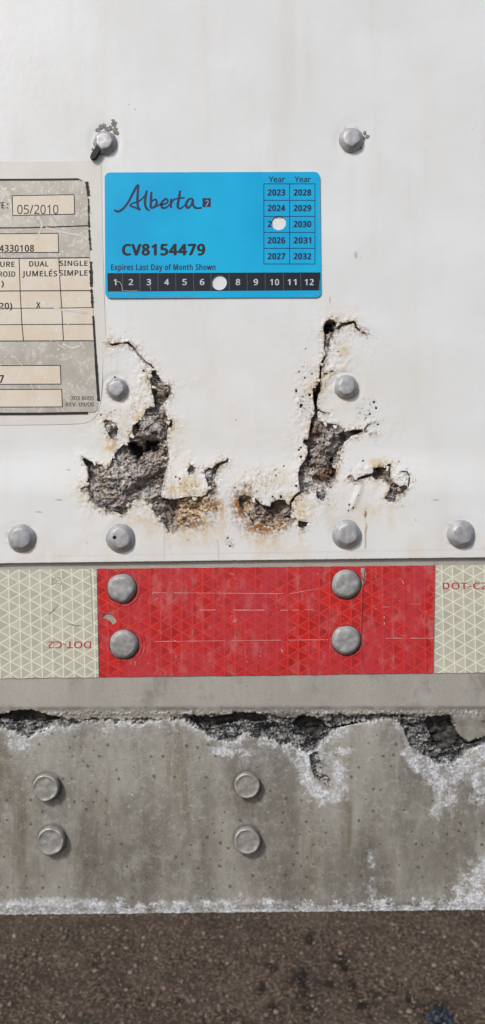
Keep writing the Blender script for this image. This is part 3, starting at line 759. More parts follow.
below = Y - Lb
width = 12 + 12 * fbm(X, X * 0 + 3, 30, 36, 3)
for a, wd, k in ((318, 26, 34), (465, 30, 24), (415, 14, 8)):
    width = width + k * np.exp(-((X - a) / wd) ** 2)
fluff = fbm(X, Y, 6, 37, 5, 0.7)
sband = smooth(-5, 1, below) * (1 - smooth(0.15, 1.0, below / np.maximum(width, 3)))
grain = fbm(X, Y, 3.0, 83, 3, 0.7)
clump = fbm(X + 6 * n1, Y + 6 * n2, 13, 88, 4, 0.65)
vein = 1 - np.abs(fbm(X + 5 * n1, Y, 10, 89, 4, 0.6)) * 5
salt = smooth(0.05, 1.5, sband * 0.95 + 1.3 * clump + 0.5 * fluff + 0.45 * grain + 0.30 * np.clip(vein, -1, 1) - 0.10)* (sband > 0.01) * smooth(0, 0.2, sband)
salt *= np.interp(X, [-420, 0, 70, 150, 240, 300, 360, 400, 420, 485, 900], [.7, .95, .8, .65, .8, 1, .6, .45, .9, 1, .8])
dt = seg_dist(X, Y, [(309,757),(305,768),(310,780),(320,793),(334,798),(341,786),(338,770),(330,758)]) 
salt = np.maximum(salt, (1 - smooth(2, 9, dt + 6 * fluff)) * 0.95)
dt = seg_dist(X, Y, [(408,755),(420,766),(433,775),(450,779),(462,768),(485,752),(520,735)])
salt = np.maximum(salt, (1 - smooth(3, 9, dt + 7 * fluff)) * 1.0)
dt = seg_dist(X, Y, [(447,780),(440,795),(437,815)])
salt = np.maximum(salt, (1 - smooth(1, 7, dt + 9 * fluff)) * 0.8)
dt = seg_dist(X, Y, [(478,770),(488,790),(470,775)])
salt = np.maximum(salt, (1 - smooth(3, 12, dt + 12 * fluff)) * 0.6)
rimseam = np.exp(-((Y - (714 - 1.0 * X / 485)) / 3.6) ** 2)
salt = np.maximum(salt, 0.55 * rimseam * smooth(-0.05, 0.4, n2 + 0.8 * n3 + 0.5 * grain))
bot = 916 + tilt
bd = bot - Y
bh = 10 + 26 * np.maximum(0, fbm(X, X * 0 + 8, 26, 38, 4)) + np.interp(X, [0, 230, 300, 330, 352, 370, 385, 410, 440, 462, 485, 600], [5, 7, 2, 0, 2, 8, 4, 0, 2, 22, 38, 20])
sb = (1 - smooth(0.1, 1.0, bd / bh))
s2 = smooth(0.15, 0.95, sb * 1.25 + 1.0 * clump + 0.6 * fluff + 0.6 * grain + 0.25 * np.clip(vein, -1, 1) - 0.22) * (sb > 0.01) * smooth(0, 0.12, sb)
salt = np.maximum(salt, s2)
dt = np.hypot((X - 371) / 6, (Y - 858) / 10)
salt = np.maximum(salt, (1 - smooth(0.2, 1.1, dt + 1.6 * fluff)) * 0.7)
dt = np.hypot((X - 372) / 6, (Y - 892) / 14)
salt = np.maximum(salt, (1 - smooth(0.2, 1.0, dt + 1.9 * fluff)) * 0.8)
salt = np.maximum(salt, 0.35 * smooth(0.28, 0.5, fluff + 0.1) * smooth(740, 760, Y) * (1 - smooth(800, 850, Y)))
web = 1 - smooth(708, 714, Y + X / 485)
salt *= (1 - 0.9 * web * (1 - rimseam))
for pts, rad in (([(303,762),(308,785),(318,800)], 9), ([(336,762),(343,778),(338,796)], 7), ([(425,762),(445,782),(470,768),(500,750)], 12), ([(452,790),(448,806)], 7), ([(475,772),(480,800)], 9), ([(15,742),(30,745)], 8), ([(215,752),(250,752)], 6), ([(470,885),(490,870)], 14), ([(330,752),(350,752)], 6)):
    dt = seg_dist(X, Y, pts)
    salt = np.maximum(salt, 0.85 * smooth(0.20, 1.1, np.exp(-(dt / rad) ** 2) * 0.8 + 1.0 * clump + 0.5 * grain + 0.25 * np.clip(vein, -1, 1)) * np.exp(-(dt / (rad * 1.8)) ** 4))
for pts, rad, k in (([(408,752),(418,770),(432,779),(452,783),(468,768),(485,757),(520,740)], 3.2, 1.0), ([(428,779),(440,794),(434,812)], 2.5, .8), ([(470,905),(476,880),(492,860)], 7, .9), ([(0,906),(60,903),(110,908)], 7, .7), ([(150,906),(240,903),(300,907)], 4, .7), ([(300,765),(305,785),(318,798),(333,800)], 3, .9)):
    dt = seg_dist(X + 5 * clump * 2, Y + 6 * fluff, pts)
    salt = np.maximum(salt, k * (1 - smooth(rad * 0.3, rad * 1.3, dt + 3 * grain)))
salt = salt * (0.35 + 0.65 * smooth(-0.35, 0.25, clump + 0.6 * grain))
soft = np.exp(-np.maximum(below, 0) / 22) * (below > -2) * (0.5 + 1.4 * clump) + np.exp(-bd / 16) * (0.45 + 1.3 * clump)
salt = np.maximum(salt, np.clip(0.42 * soft * (0.8 + 0.9 * grain), 0, 0.5) * (1 - web))
salt = np.clip(salt * (1 - 0.75 * scab), 0, 1)
salt = np.maximum(salt, scab * 0.5 * smooth(0.18, 0.4, n2 + 0.5 * n1) )
rail_dark = 0.45 * np.exp(-(((X - 371) / 16) ** 2 + ((Y - 858) / 20) ** 2)) + 0.5 * np.exp(-((Y - (709 - X / 485)) / 2.0) ** 2) * smooth(-0.3, 0.2, n3)  # darker tone around the dent and along the seam
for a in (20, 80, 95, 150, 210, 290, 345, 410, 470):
    rail_dark = np.maximum(rail_dark, 0.20 * np.exp(-((X - a - 3 * noise(Y / 30, X * 0 + a, 6)) / 7) ** 2) * smooth(760, 800, Y) * (1 + n3))
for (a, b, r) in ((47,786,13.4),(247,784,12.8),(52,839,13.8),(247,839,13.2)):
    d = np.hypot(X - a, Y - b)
    rail_dark = np.maximum(rail_dark, 0.8 * np.exp(-((d - r - 0.6) / 1.5) ** 2) * (0.75 + n3))  # dirt ring on the rail around each button rivet
    rail_dark = np.maximum(rail_dark, 0.3 * np.exp(-((X - a) / 9) ** 2) * smooth(b, b + 12, Y) * (1 - smooth(b + 12, b + 60, Y)) * (1 + n3))
rail_dark = np.clip(rail_dark, 0, 1)
H = 0.3 * fbm(X, Y, 60, 39, 3) - 2.2 * smooth(706, 712, Y + X / 485) * (1 - smooth(712, 720, Y + X / 485)) * 0.4
H -= 0.8 * smooth(714, 717, Y + X / 485)                      # the lower face stands a little proud
lay = fbm(X + 4 * n1, Y * 1.6 + 4 * n1, 19, 90, 4, 0.6) * 7; fl = np.floor(lay); lay = fl + smooth(0.75, 1.0, lay - fl)
H -= scab * (3.4 + 1.3 * lay + 1.6 * n1 + 1.5 * n2)
H -= scab * 2.5 * np.exp(-(fbm(X, Y * 1.8, 16, 92, 4, 0.6) / 0.05) ** 2)
scab = scab * (1 - 0.55 * smooth(0.0, 0.35, n3 + 0.6 * n1 + 0.4 * n2) * np.interp(X, [-420, 0, 60, 90, 190, 230, 300, 400, 420, 900], [.6, .6, .8, 1, 1, .7, .6, .7, .1, .4]))
H += salt * (0.2 + 0.6 * fluff + 0.35 * grain) * (1 - scab)
H += 1.3 * rimseam * n2
H -= 1.8 * smooth(906, 916, Y - tilt)
Hd = -1.6 * np.exp(-(((X - 371) / 5) ** 2 + ((Y - 860) / 8) ** 2)); H += Hd
Y = Y + 1.3 * fbm(X, X * 0, 8, 51, 4, 0.7) * smooth(905, 916, Y - tilt)
Xr = add_rows(X, (0, 0, 0, 0)); Yr = add_rows(Y, (1.0, 1.4, 1.0, 0.5)); Hr = add_rows(H, (-1.0, -4, -12, -90))
ext = lambda A: add_rows(A, (0, 0, 0, 0))
me = sheet('bottom_rail', Xr, Yr, Hr, {'scab': ext(scab), 'salt': ext(salt), 'rail_dark': ext(rail_dark), 'web': ext(web)}, ext(sd), thick=3.0)
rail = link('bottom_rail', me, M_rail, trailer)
prop(rail, 'grey aluminium bottom rail with white salt crust and torn seam')

# rough inner metal seen through the torn seam
X, Y = np.meshgrid(np.arange(-60, 520, 1.3), np.arange(696, 800, 1.1))
wy = Y * 2.2 + X * 0.5
H = -13 + 8 * fbm(X, wy, 22, 61, 5, 0.6) - 2.5 * np.abs(fbm(X, wy, 9, 63, 3)) + 5 * np.exp(-(((X - 326) / 5) ** 2 + ((Y - 731) / 4) ** 2))
H += 5 * np.exp(-(((X - 212) / 12) ** 2 + ((Y - 722) / 4) ** 2)) + 4 * np.exp(-(((X - 245) / 14) ** 2 + ((Y - 723) / 3) ** 2))
me = sheet('inner_metal', X, Y, np.minimum(H, -3.5), {}, None, rim=False)
prop(link('inner_metal', me, M_void, trailer), 'dark grimy metal inside the torn seam of the rail')

# ------------------------------------------------------------------ rivets
PROF_DOME = [(1.00, 0.0), (1.0, 0.05), (0.985, 0.10), (0.94, 0.16), (0.86, 0.25), (0.78, 0.34), (0.70, 0.425), (0.66, 0.455), (0.61, 0.47), (0.4, 0.478), (0.18, 0.482)]
PROF_FLAT = [(1.00, 0.0), (1.0, 0.06), (0.98, 0.13), (0.93, 0.20), (0.85, 0.29), (0.79, 0.345), (0.73, 0.375), (0.66, 0.385), (0.4, 0.39), (0.15, 0.392)]
PROF_BUTTON = [(1.0, 0.0), (1.0, 0.16), (0.99, 0.27), (0.96, 0.37), (0.90, 0.42), (0.84, 0.42), (0.78, 0.385), (0.6, 0.38), (0.35, 0.39), (0.15, 0.395)]
def rivet(parent, a, b, r, base, prof, mat, seed, tilt=(0, 0), label=None, lump=0.02, facets=0, hscale=1.0):
    rs = np.random.RandomState(seed)
    n = 56
    vs, fs = [], []
    ph = rs.uniform(0, 6.28)
    for k, (rr, hh) in enumerate(prof):
        for j in range(n):
            an = 2 * math.pi * j / n
            fac = 1.0
            if facets:
                seg = 2 * math.pi / facets
                aa = (an + ph) % seg - seg / 2
                poly = math.cos(seg / 2) / math.cos(aa)
                wgt = math.exp(-((rr - 0.66) / 0.13) ** 2)
                fac = 1 + (poly * 1.04 - 1) * wgt * 0.45
            wob = 1 + 0.018 * math.sin(3 * an + ph) + 0.012 * math.sin(5 * an + ph * 2)
            x, y = rr * fac * wob * math.cos(an), rr * fac * wob * math.sin(an)
            h = hh * hscale + lump * hh * 2 * float(noise(np.array([x * 2.0 + seed * 7.1]), np.array([y * 2.0]), seed)[0])
            h += (tilt[0] * x + tilt[1] * y) * smooth(0, 0.3, np.array(hh)).item()
            vs.append(P(a + x * r, b + y * r, base + h * r))
    vs.append(P(a, b, base + (prof[-1][1] * hscale) * r))
    for k in range(len(prof) - 1):
        for j in range(n):
            j2 = (j + 1) % n
            fs.append((k * n + j, k * n + j2, (k + 1) * n + j2, (k + 1) * n + j))
    L = (len(prof) - 1) * n
    for j in range(n):
        fs.append((L + j, L + (j + 1) % n, len(vs) - 1))
    me = bpy.data.meshes.new('rivet'); me.from_pydata(vs, [], fs)
    bm = bmesh.new(); bm.from_mesh(me); bmesh.ops.recalc_face_normals(bm, faces=bm.faces)
    bm.to_mesh(me); bm.free()
    for p in me.polygons: p.use_smooth = True
    o = link('rivet', me, mat, parent)
    if label: prop(o, label)
    return o

rivet(panel, 105, 143, 11.8, 0.0, PROF_DOME, M_riv_up, 1, (0.02, 0.03), facets=7)
rivet(panel, 351, 140, 12.2, 0.0, PROF_DOME, M_riv_up, 2, (0.05, 0.05), facets=6)
rivet(panel, 117, 389, 10.8, 0.2, PROF_DOME, M_riv_up, 3, (0.03, 0.0), facets=8)
rivet(panel, 346, 387, 11.8, 0.6, PROF_DOME, M_riv_up, 4, (0.03, 0.04), facets=8)
rivet(panel, 23, 538, 14.0, 3.3, PROF_DOME, M_riv_up, 5, (-0.05, 0.0), facets=7)
rivet(panel, 121, 538, 14.4, 3.3, PROF_DOME, M_riv_up, 6, (0.0, 0.02), 'rivet head with a small dark pinhole', facets=8)
rivet(panel, 346, 534, 14.4, 3.3, PROF_DOME, M_riv_up, 7, (0.03, 0.03), facets=6)
rivet(panel, 460, 534, 14.0, 3.3, PROF_DOME, M_riv_up, 8, (-0.04, 0.03), facets=7)
for i, (a, b) in enumerate(((122, 588), (346, 584), (124, 644), (346, 640))):
    rivet(rail, a, b, 14.5, 0.2, PROF_FLAT, M_riv_tape, 20 + i, ((0.02, 0.03), (-0.03, 0.05), (0.05, -0.02), (0.0, 0.06))[i], lump=0.07, hscale=0.85)
for i, (a, b, r) in enumerate(((47, 786, 13.4), (247, 784, 12.8), (52, 839, 13.8), (247, 839, 13.2))):
    rivet(rail, a, b, r, 1.6, PROF_BUTTON, M_riv_low, 40 + i, (0.03, 0.02), lump=0.06)

try:
    import os, glob
    SANS = bpy.data.fonts.load(sorted(glob.glob(os.path.join(bpy.utils.resource_path('LOCAL'), 'datafiles', 'fonts', 'NotoSansHebrew*')))[0])   # a plain sans that ships with Blender
except Exception:
    SANS = None
# ------------------------------------------------------------------ flat shapes and lettering on the stickers
def flat(name, loops, h, thick, mat, parent, res=1, label=None):
    """a flat sheet with outline loops[0] and cut-outs loops[1:], standing from h outwards by thick"""
    cu = bpy.data.curves.new(name, 'CURVE'); cu.dimensions = '2D'; cu.fill_mode = 'BOTH'
    for lp in loops:
        sp = cu.splines.new('POLY'); sp.points.add(len(lp) - 1)
        for p, (a, b) in zip(sp.points, lp): p.co = (a - CX, CY - b, 0, 1)
        sp.use_cyclic_u = True
    cu.extrude = thick / 2
    return from_curve(name, cu, h + thick / 2, mat, parent, label)

def from_curve(name, cu, h, mat, parent, label=None, fit=None):
    tmp = bpy.data.objects.new('tmp', cu); col.objects.link(tmp)
    bpy.context.view_layer.update()
    me = bpy.data.meshes.new_from_object(tmp.evaluated_get(bpy.context.evaluated_depsgraph_get()))
    bpy.data.objects.remove(tmp)
    bpy.data.curves.remove(cu)
    n = len(me.vertices); co = np.empty(n * 3, np.float32); me.vertices.foreach_get('co', co); co = co.reshape(-1, 3)
    if fit is not None:
        co = fit(co)
    out = np.stack([co[:, 0] * S, -(co[:, 2] + h) * S, Z0 + co[:, 1] * S], -1).astype(np.float32)
    me.vertices.foreach_set('co', out.ravel()); me.update(); me.name = name
    o = link(name, me, mat, parent)
    if label: prop(o, label)
    return o

def cap_height():
    cu = bpy.data.curves.new('h', 'FONT'); cu.body = 'H'; cu.size = 10
    if SANS: cu.font = SANS
    o = bpy.data.objects.new('h', cu); col.objects.link(o); bpy.context.view_layer.update()
    v = o.bound_box[2][1]; bpy.data.objects.remove(o); bpy.data.curves.remove(cu)
    return v
CAP = cap_height()
def text(s, x0, x1, base, cap, h, mat, parent, bold=0.0, flip=False, slope=0.0, name='lettering'):
    cu = bpy.data.curves.new(name, 'FONT'); cu.body = s; cu.size = 10; cu.space_character = 1.12 if bold > 0.3 else 1.0; cu.resolution_u = 3
    cu.extrude = 0.0
    if SANS: cu.font = SANS
    def fit(co):
        a, b = co[:, 0].min(), co[:, 0].max()
        ref = CAP
        u = (co[:, 0] - a) / max(b - a, 1e-6); v = co[:, 1] / ref
        if flip: u, v = 1 - u, 1 - v
        x = x0 + u * (x1 - x0)
        co = co.copy(); co[:, 0] = x - CX; co[:, 1] = CY - (base - v * cap + slope * (x - x0)); co[:, 2] = 0
        return co
    o = from_curve(name, cu, h, mat, parent, None, fit)
    if bold > 0:                       # heavier strokes: the same outlines laid again a hair to each side
        bm = bmesh.new(); bm.from_mesh(o.data); src = list(bm.verts) + list(bm.edges) + list(bm.faces)
        b = bold * cap / 10 * 1.1
        for k, (dx, dz) in enumerate(((-b, 0), (b, 0), (0, b * 0.6), (0, -b * 0.6), (b * .7, b * .5), (-b * .7, -b * .5))):
            d = bmesh.ops.duplicate(bm, geom=src)['geom']
            bmesh.ops.translate(bm, verts=[e for e in d if isinstance(e, bmesh.types.BMVert)], vec=(dx * S, -(k + 1) * 0.006 * S, dz * S))
        bm.to_mesh(o.data); bm.free()
    return o

def rrect(x0, y0, x1, y1, r, n=6, skew=None):
    pts = []
    for cx, cy, a0 in ((x1 - r, y0 + r, -90), (x1 - r, y1 - r, 0), (x0 + r, y1 - r, 90), (x0 + r, y0 + r, 180)):
        for k in range(n + 1):
            a = R(a0 + 90 * k / n); pts.append((cx + r * math.cos(a), cy + r * math.sin(a)))
    return [skew(p) for p in pts] if skew else pts
def circle(cx, cy, r, n=28, jit=0.0, seed=0):
    q = random.Random(seed)
    return [(cx + (r + q.uniform(-jit, jit)) * math.cos(2 * math.pi * k / n), cy + (r + q.uniform(-jit, jit)) * math.sin(2 * math.pi * k / n)) for k in range(n)]
def strip_of(pts, ws):
    """outline of a thin stroke"""
    L, Rr = [], []
    for i, (x, y) in enumerate(pts):
        a = pts[max(0, i - 1)]; b = pts[min(len(pts) - 1, i + 1)]
        dx, dy = b[0] - a[0], b[1] - a[1]; l = math.hypot(dx, dy) or 1
        w_ = ws[i] if isinstance(ws, (list, tuple)) else ws
        L.append((x - dy / l * w_ / 2, y + dx / l * w_ / 2)); Rr.append((x + dy / l * w_ / 2, y - dx / l * w_ / 2))
    return L + Rr[::-1]
def catmull(pts, n=7):
    out = []
    P_ = [pts[0]] + list(pts) + [pts[-1]]
    for i in range(1, len(P_) - 2):
        p0, p1, p2, p3 = P_[i - 1:i + 3]
        for k in range(n):
            t = k / n
            out.append(tuple(0.5 * (2 * p1[c] + (p2[c] - p0[c]) * t + (2 * p0[c] - 5 * p1[c] + 4 * p2[c] - p3[c]) * t * t + (3 * p1[c] - p0[c] - 3 * p2[c] + p3[c]) * t ** 3) for c in (0, 1)))
    out.append(tuple(pts[-1]))
    return out
def strokes(name, lines, h, mat, parent, label=None):
    """many thin printed lines in one mesh; each line is (points, width)"""
    V, F = [], []
    for i, (pts, wd) in enumerate(lines):
        n = len(pts)
        o = strip_of(pts, wd)
        base = len(V)
        hh = h + 0.004 * (i % 5)
        V += [P(a, b, hh) for a, b in o]
        for k in range(n - 1):
            F.append((base + k, base + k + 1, base + 2 * n - 2 - k, base + 2 * n - 1 - k))
    me = bpy.data.meshes.new(name); me.from_pydata(V, [], F)
    o = link(name, me, mat, parent)
    if label: prop(o, label)
    return o

# ---- blue registration sticker
st = empty('registration_sticker', P(213, 298, 0.3), 'bright blue provincial registration sticker with black month strip on the white panel', 'sticker')
sk = lambda p: (p[0] + (297 - p[1]) * -0.012 + (-0.8 if p[1] > 240 and p[0] < 130 else 0), p[1] - (p[0] - 105) * 0.003)
HY, HM = (278.6, 223.4), (219.3, 283)
flat('sticker_sheet', [rrect(106.3, 173, 321.2, 298.5, 5.5, 6, sk), circle(*HY, 7.2, 28, .12, 5), circle(*HM, 7.5, 28, .12, 6)], 0.9, 0.45, M_blue, st)
flat('month_strip', [[(107.6, 273.6), (320.4, 272.8), (320.2, 290.8), (107.9, 292)], circle(HM[0], HM[1], 7.55)], 1.37, 0.03, M_strip, st)
TH = 1.43
text('CV8154479', 123, 204.5, 255.5, 10.6, TH, M_black_ink, st, 0.75, slope=-0.002)
text('Expires Last Day of Month Shown', 111.5, 215.3, 270.4, 5.6, TH, M_navy_ink, st, 0.4)
for s_, x in (('1', 115.2), ('2', 131.1), ('3', 149), ('4', 166.9), ('5', 184.7), ('6', 202.2), ('8', 238), ('9', 255.8), ('10', 274.6), ('11', 291.9), ('12', 309.2)):
    hw = 1.2 if s_ == '1' else (2.0 if len(s_) == 1 else 4.2)
    text(s_, x - hw, x + hw, 285.4, 5.8, TH + 0.03, M_white_ink, st, 0.4, name='month_number')
strokes('month_divider', [([(x, 273.9), (x + 0.3, 291)], 0.45) for x in (122.5, 140, 158, 175.8, 193.5, 211, 229, 247, 265, 283.3, 300.5)], TH + 0.02, mat_plain('grey_divider_print', (0.10, 0.13, 0.16, 1), 0.4), st)
for s_, xc in (('Year', 276.8), ('Year', 302.6)):
    text(s_, xc - 8, xc + 8, 182.7, 5.6, TH, M_navy_ink, st, 0.3)
yrs = [('2023', 276.4, 195.9), ('2024', 276.4, 211.5), ('2026', 276.4, 243.7), ('2027', 276.4, 259.6), ('2028', 302.3, 195.9), ('2029', 302.3, 211.5), ('2030', 302.3, 227.5), ('2031', 302.3, 243.7), ('2032', 302.3, 259.6)]
for s_, xc, yb in yrs:
    text(s_, xc - 8.4, xc + 8.4, yb, 5.8, TH, M_navy_ink, st, 0.75, name='year_number')
text('2', 268.0, 271.4, 227.4, 5.8, TH, M_navy_ink, st, 0.75, name='year_number')
gl = [([(263.7, y), (314.9, y)], 0.7) for y in (184.4, 200.9, 216.9, 248.8, 264.4)] + [([(263.7, 232.9), (314.9, 232.9)], 0.7)]
gl += [([(x, 184.1), (x, 264.7)], 0.7) for x in (263.8, 314.8)] + [([(289.5, 184.1), (289.5, 264.7)], 0.7)]
strokes('year_table_rule', gl, TH + 0.005, M_navy_ink, st)
# hand-lettered wordmark
def z1(p): return (110 + p[0] / 9.33, 178 + p[1] / 9.33)
def z2(p): return (160 + p[0] / 8.98, 178 + p[1] / 8.98)
wm = [
    ([z1(p) for p in ((42,300),(60,315),(90,315),(130,285),(175,225),(220,140),(250,85),(268,68))], [1.2,1.7,1.9,1.7,1.7,1.9,2.0,1.6]),
    ([z1(p) for p in ((268,68),(262,130),(258,200),(262,270),(285,305))], [1.6,1.9,2.0,1.9,1.4]),
    ([z1(p) for p in ((285,305),(245,285),(190,262),(215,240),(262,225),(300,200),(330,165))], [1.3,1.5,1.3,1.2,1.4,1.2,1.0]),
    ([z1(p) for p in ((345,122),(335,170),(328,240),(340,285),(372,310))], [1.6,2.0,2.0,1.8,1.1]),
    ([z1(p) for p in ((388,135),(384,200),(380,285))], [1.6,1.9,1.9]),
    ([z1(p) for p in ((380,285),(415,275),(437,240),(430,208),(400,215),(384,240))], [1.6,1.8,1.8,1.6,1.3,1.0]),
    ([z1(p) for p in ((415,278),(450,262),(478,240))], [1.0,1.2,1.0]),
    ([z2(p) for p in ((10,245),(50,235),(72,215),(55,192),(25,215),(12,245),(25,272),(60,268),(95,235))], [1.0,1.3,1.3,1.6,1.8,1.9,1.9,1.4,1.0]),
    ([z2(p) for p in ((100,190),(98,235),(100,275))], [1.5,1.8,1.6]),
    ([z2(p) for p in ((99,245),(118,205),(140,192))], [1.1,1.5,1.2]),
    ([z2(p) for p in ((182,118),(172,180),(160,250),(172,278),(200,270),(232,240))], [1.6,2.0,2.0,1.7,1.2,1.0]),
    ([z2(p) for p in ((140,193),(180,186),(222,184))], [1.1,1.4,1.1]),
    ([z2(p) for p in ((295,190),(262,195),(236,235),(245,272),(275,255),(297,195))], [1.3,1.7,2.0,1.9,1.4,1.4]),
    ([z2(p) for p in ((297,195),(296,240),(315,270),(350,276),(378,270))], [1.5,1.9,1.7,1.5,1.2]),
]
lines = []
for pts, ws in wm:
    cp = catmull(pts, 6)
    wv = list(np.interp(np.linspace(0, len(ws) - 1, len(cp)), range(len(ws)), [w * 1.3 for w in ws]))
    lines.append((cp, wv))
strokes('wordmark', lines, TH, M_navy_ink, st)
flat('emblem', [[z2(p) for p in ((382,186),(456,186),(456,266),(382,266))]], 1.37, 0.06, M_navy_ink, st)
M_pale_blue = mat_plain('pale_blue_print', (0.25, 0.42, 0.62, 1), 0.4)
strokes('emblem_mark', [(catmull([z2(p) for p in ((408,212),(428,205),(432,225),(412,262))], 5), 0.8)], 1.46, M_pale_blue, st)
M_dirt = mat_plain('sticker_edge_dirt', (0.20, 0.30, 0.36, 1), 0.7, 0.3, 2)
q_ = random.Random(77)
ds = [([(107.8, 292.3), (150, 296.5), (200, 297)], .35), ([(300, 296.6), (318.5, 295.6), (319.8, 280)], .5), ([(218.5, 292), (218.3, 297)], .35), ([(318.8, 200), (319.3, 262)], .35)]
for k in range(46):
    a, b = q_.uniform(108, 319), 297 - abs(q_.gauss(0, 22)); l = q_.uniform(.4, 2.2); an = q_.uniform(0, 3.1)
    if 266 < b < 292.5: continue
    ds.append(([(a, b), (a + l * math.cos(an), b + l * math.sin(an))], q_.uniform(.25, .55)))
strokes('dirt', ds, 1.44, M_dirt, st)
# scraped corner of the month strip
def ragged(cx, cy, rx, ry, n, seed, jit=0.35):
    q = random.Random(seed)
    return [(cx + rx * (1 + q.uniform(-jit, jit)) * math.cos(2 * math.pi * k / n), cy + ry * (1 + q.uniform(-jit, jit)) * math.sin(2 * math.pi * k / n)) for k in range(n)]
flat('scuff', [ragged(120.2, 284.5, 1.6, 2.6, 11, 4)], 1.42, 0.06, M_hole, st)
strokes('scuff', [([(117,281.5),(120,282.6),(122,286),(122.6,290.5)], 0.7), ([(122,290.6),(130,291.5),(138,291.0)], 0.5), ([(150,286),(151,291)], 0.4)], 1.5, mat_plain('grey_scuff', (0.30, 0.33, 0.35, 1), 0.6), st)

# ---- old specification label at the left
lb = empty('specification_label', P(30, 425, 0.3), 'faded silver and cream specification label dated 05/2010 at the left edge', 'label')
film = [(-150,162),(-40,161.8),(60,161.3),(99,160.8),(101.5,163),(102,200),(103,250),(104,290),(105.5,330),(107,341),(103.5,343),(102.5,380),(101,400),(98,414),(92,420),(84,423.5),(60,424.5),(-150,427)]
flat('clear_film', [film], -0.5, 0.80, M_film, lb)
flat('foil', [[(-150,181),(84,180.5),(87.5,184),(88.5,215),(89.5,250),(91,285),(93.5,320),(96.5,360),(98.5,398),(97.5,410),(94,412.5),(-150,413.5)]], 0.62, 0.12, M_foil, lb)
def quad(x0a, y0, x1a, y1, x0b=None, x1b=None, yr0=None, yr1=None):
    x0b = x0a if x0b is None else x0b; x1b = x1a if x1b is None else x1b
    return [(x0a, y0), (x1a, yr0 if yr0 is not None else y0), (x1b, yr1 if yr1 is not None else y1), (x0b, y1)]
fields = [quad(12.5,196,74.4,215.8,12.9,74.7,195,214.4), quad(-120,235,58.3,253.6,-120,58.9,233.6,252.6),
          quad(-120,258.6,89.6,341.2,-120,95.2,257.8,341.0), quad(-120,366.2,60.4,385,-120,61.2,365.6,384.2), quad(-120,390,61.8,407.6,-120,62.6,389.4,407)]
for f_ in fields:
    flat('printed_field', [f_], 0.76, 0.03, M_cell, lb)
LH = 0.83
ln = []
for f_ in (fields[0], fields[1], fields[3], fields[4]):
    for i in range(4):
        a, b = f_[i], f_[(i + 1) % 4]
        ln.append(([a, b], 0.6))
ln += [([(-120,229),(30,228),(88.2,226)], 0.9), ([(-120,258.9),(30,258.5),(89.6,257.9)], 0.8)]
ln += [([(-120,291.8),(92,290.8)], 0.75), ([(-120,309),(56,308.3),(92,307.8)], 0.55), ([(-120,325.6),(93,324.4)], 0.6), ([(-120,341.6),(96,340.9)], 0.7)]
ln += [([(19.3,258.6),(20.4,291),(22.2,325),(23.8,341.3)], 0.65), ([(59,258),(60.3,285),(62,310),(63.6,341)], 0.65)]
strokes('form_rule', [(p_, w_ * 1.35) for p_, w_ in ln], LH, M_black_ink, lb)
q_ = random.Random(3)
bl = []
def wavy(p0, p1, wd, n=14, j=0.5):
    pts, ws = [], []
    for k in range(n + 1):
        t = k / n
        pts.append((p0[0] + (p1[0] - p0[0]) * t + q_.uniform(-j, j) * 0.5, p0[1] + (p1[1] - p0[1]) * t))
        ws.append(max(0.5, wd * (1 + q_.uniform(-j, j))))
    return (pts, ws)
bl += [([(-150, 180.6), (40, 180.0), (79, 179.6)], 1.7), ([(79, 179.6), (82, 181.2)], 0.8)]
bl += [wavy((86.8, 182), (88.6, 196), 3.0, 8, .3), wavy((88.6, 199), (89.0, 228), 1.3, 18, .6), wavy((89, 230), (90.8, 250), 1.6, 12, .5), wavy((91.0, 262), (91.4, 287), 2.6, 14, .5), wavy((91.6, 289), (92.6, 308), 2.2, 12, .6), wavy((93.2, 316), (95.6, 355), 2.0, 10, .15), wavy((95.6, 355), (98.7, 401), 2.6, 12, .2)]
bl += [([(-150, 414.4), (40, 413.8), (88, 413.0)], 2.0)]
strokes('black_border', [(p_, [v * 1.0 for v in w_] if isinstance(w_, list) else w_ * 1.2) for p_, w_ in bl], LH + 0.03, M_black_ink, lb)
text('TE :', -2.2, 8.2, 208.6, 6.0, LH, M_black_ink, lb, 0.45)
text('05/2010', 17.5, 58.6, 214.2, 8.9, LH, M_black_ink, lb, 0.02)
text('4330108', -0.3, 34, 251.8, 6.4, LH, M_black_ink, lb, 0.45)
text('URE', 0.6, 14.7, 267, 5.0, LH, M_black_ink, lb, 0.45)
text('ROID', -0.8, 15.4, 276.8, 5.0, LH, M_black_ink, lb, 0.45)
text(')', 1.8, 3.9, 286.6, 5.4, LH, M_black_ink, lb, 0.45)
text('DUAL', 29.6, 48.5, 266.6, 5.0, LH, M_black_ink, lb, 0.45)
text('JUMELÉS', 22.7, 57.2, 276.5, 5.2, LH, M_black_ink, lb, 0.45)
text('SINGLE', 59.8, 87.6, 266.0, 5.0, LH, M_black_ink, lb, 0.45)
text('SIMPLE', 59.6, 87.6, 275.8, 5.2, LH, M_black_ink, lb, 0.45)
text('20)', -0.2, 12.2, 309.3, 6.2, LH, M_black_ink, lb, 0.45)
text('X', 36.6, 40.6, 308.2, 5.6, LH, M_black_ink, lb, 0.45)
text('7', -0.4, 3.9, 383, 7.6, LH, M_black_ink, lb, 0.45)
text('303 8005', 71, 93.9, 400.1, 3.7, LH, M_black_ink, lb, 0.12)
text('REV. 09/06', 66, 94.0, 406.4, 3.8, LH, M_black_ink, lb, 0.12)
q_ = random.Random(9)
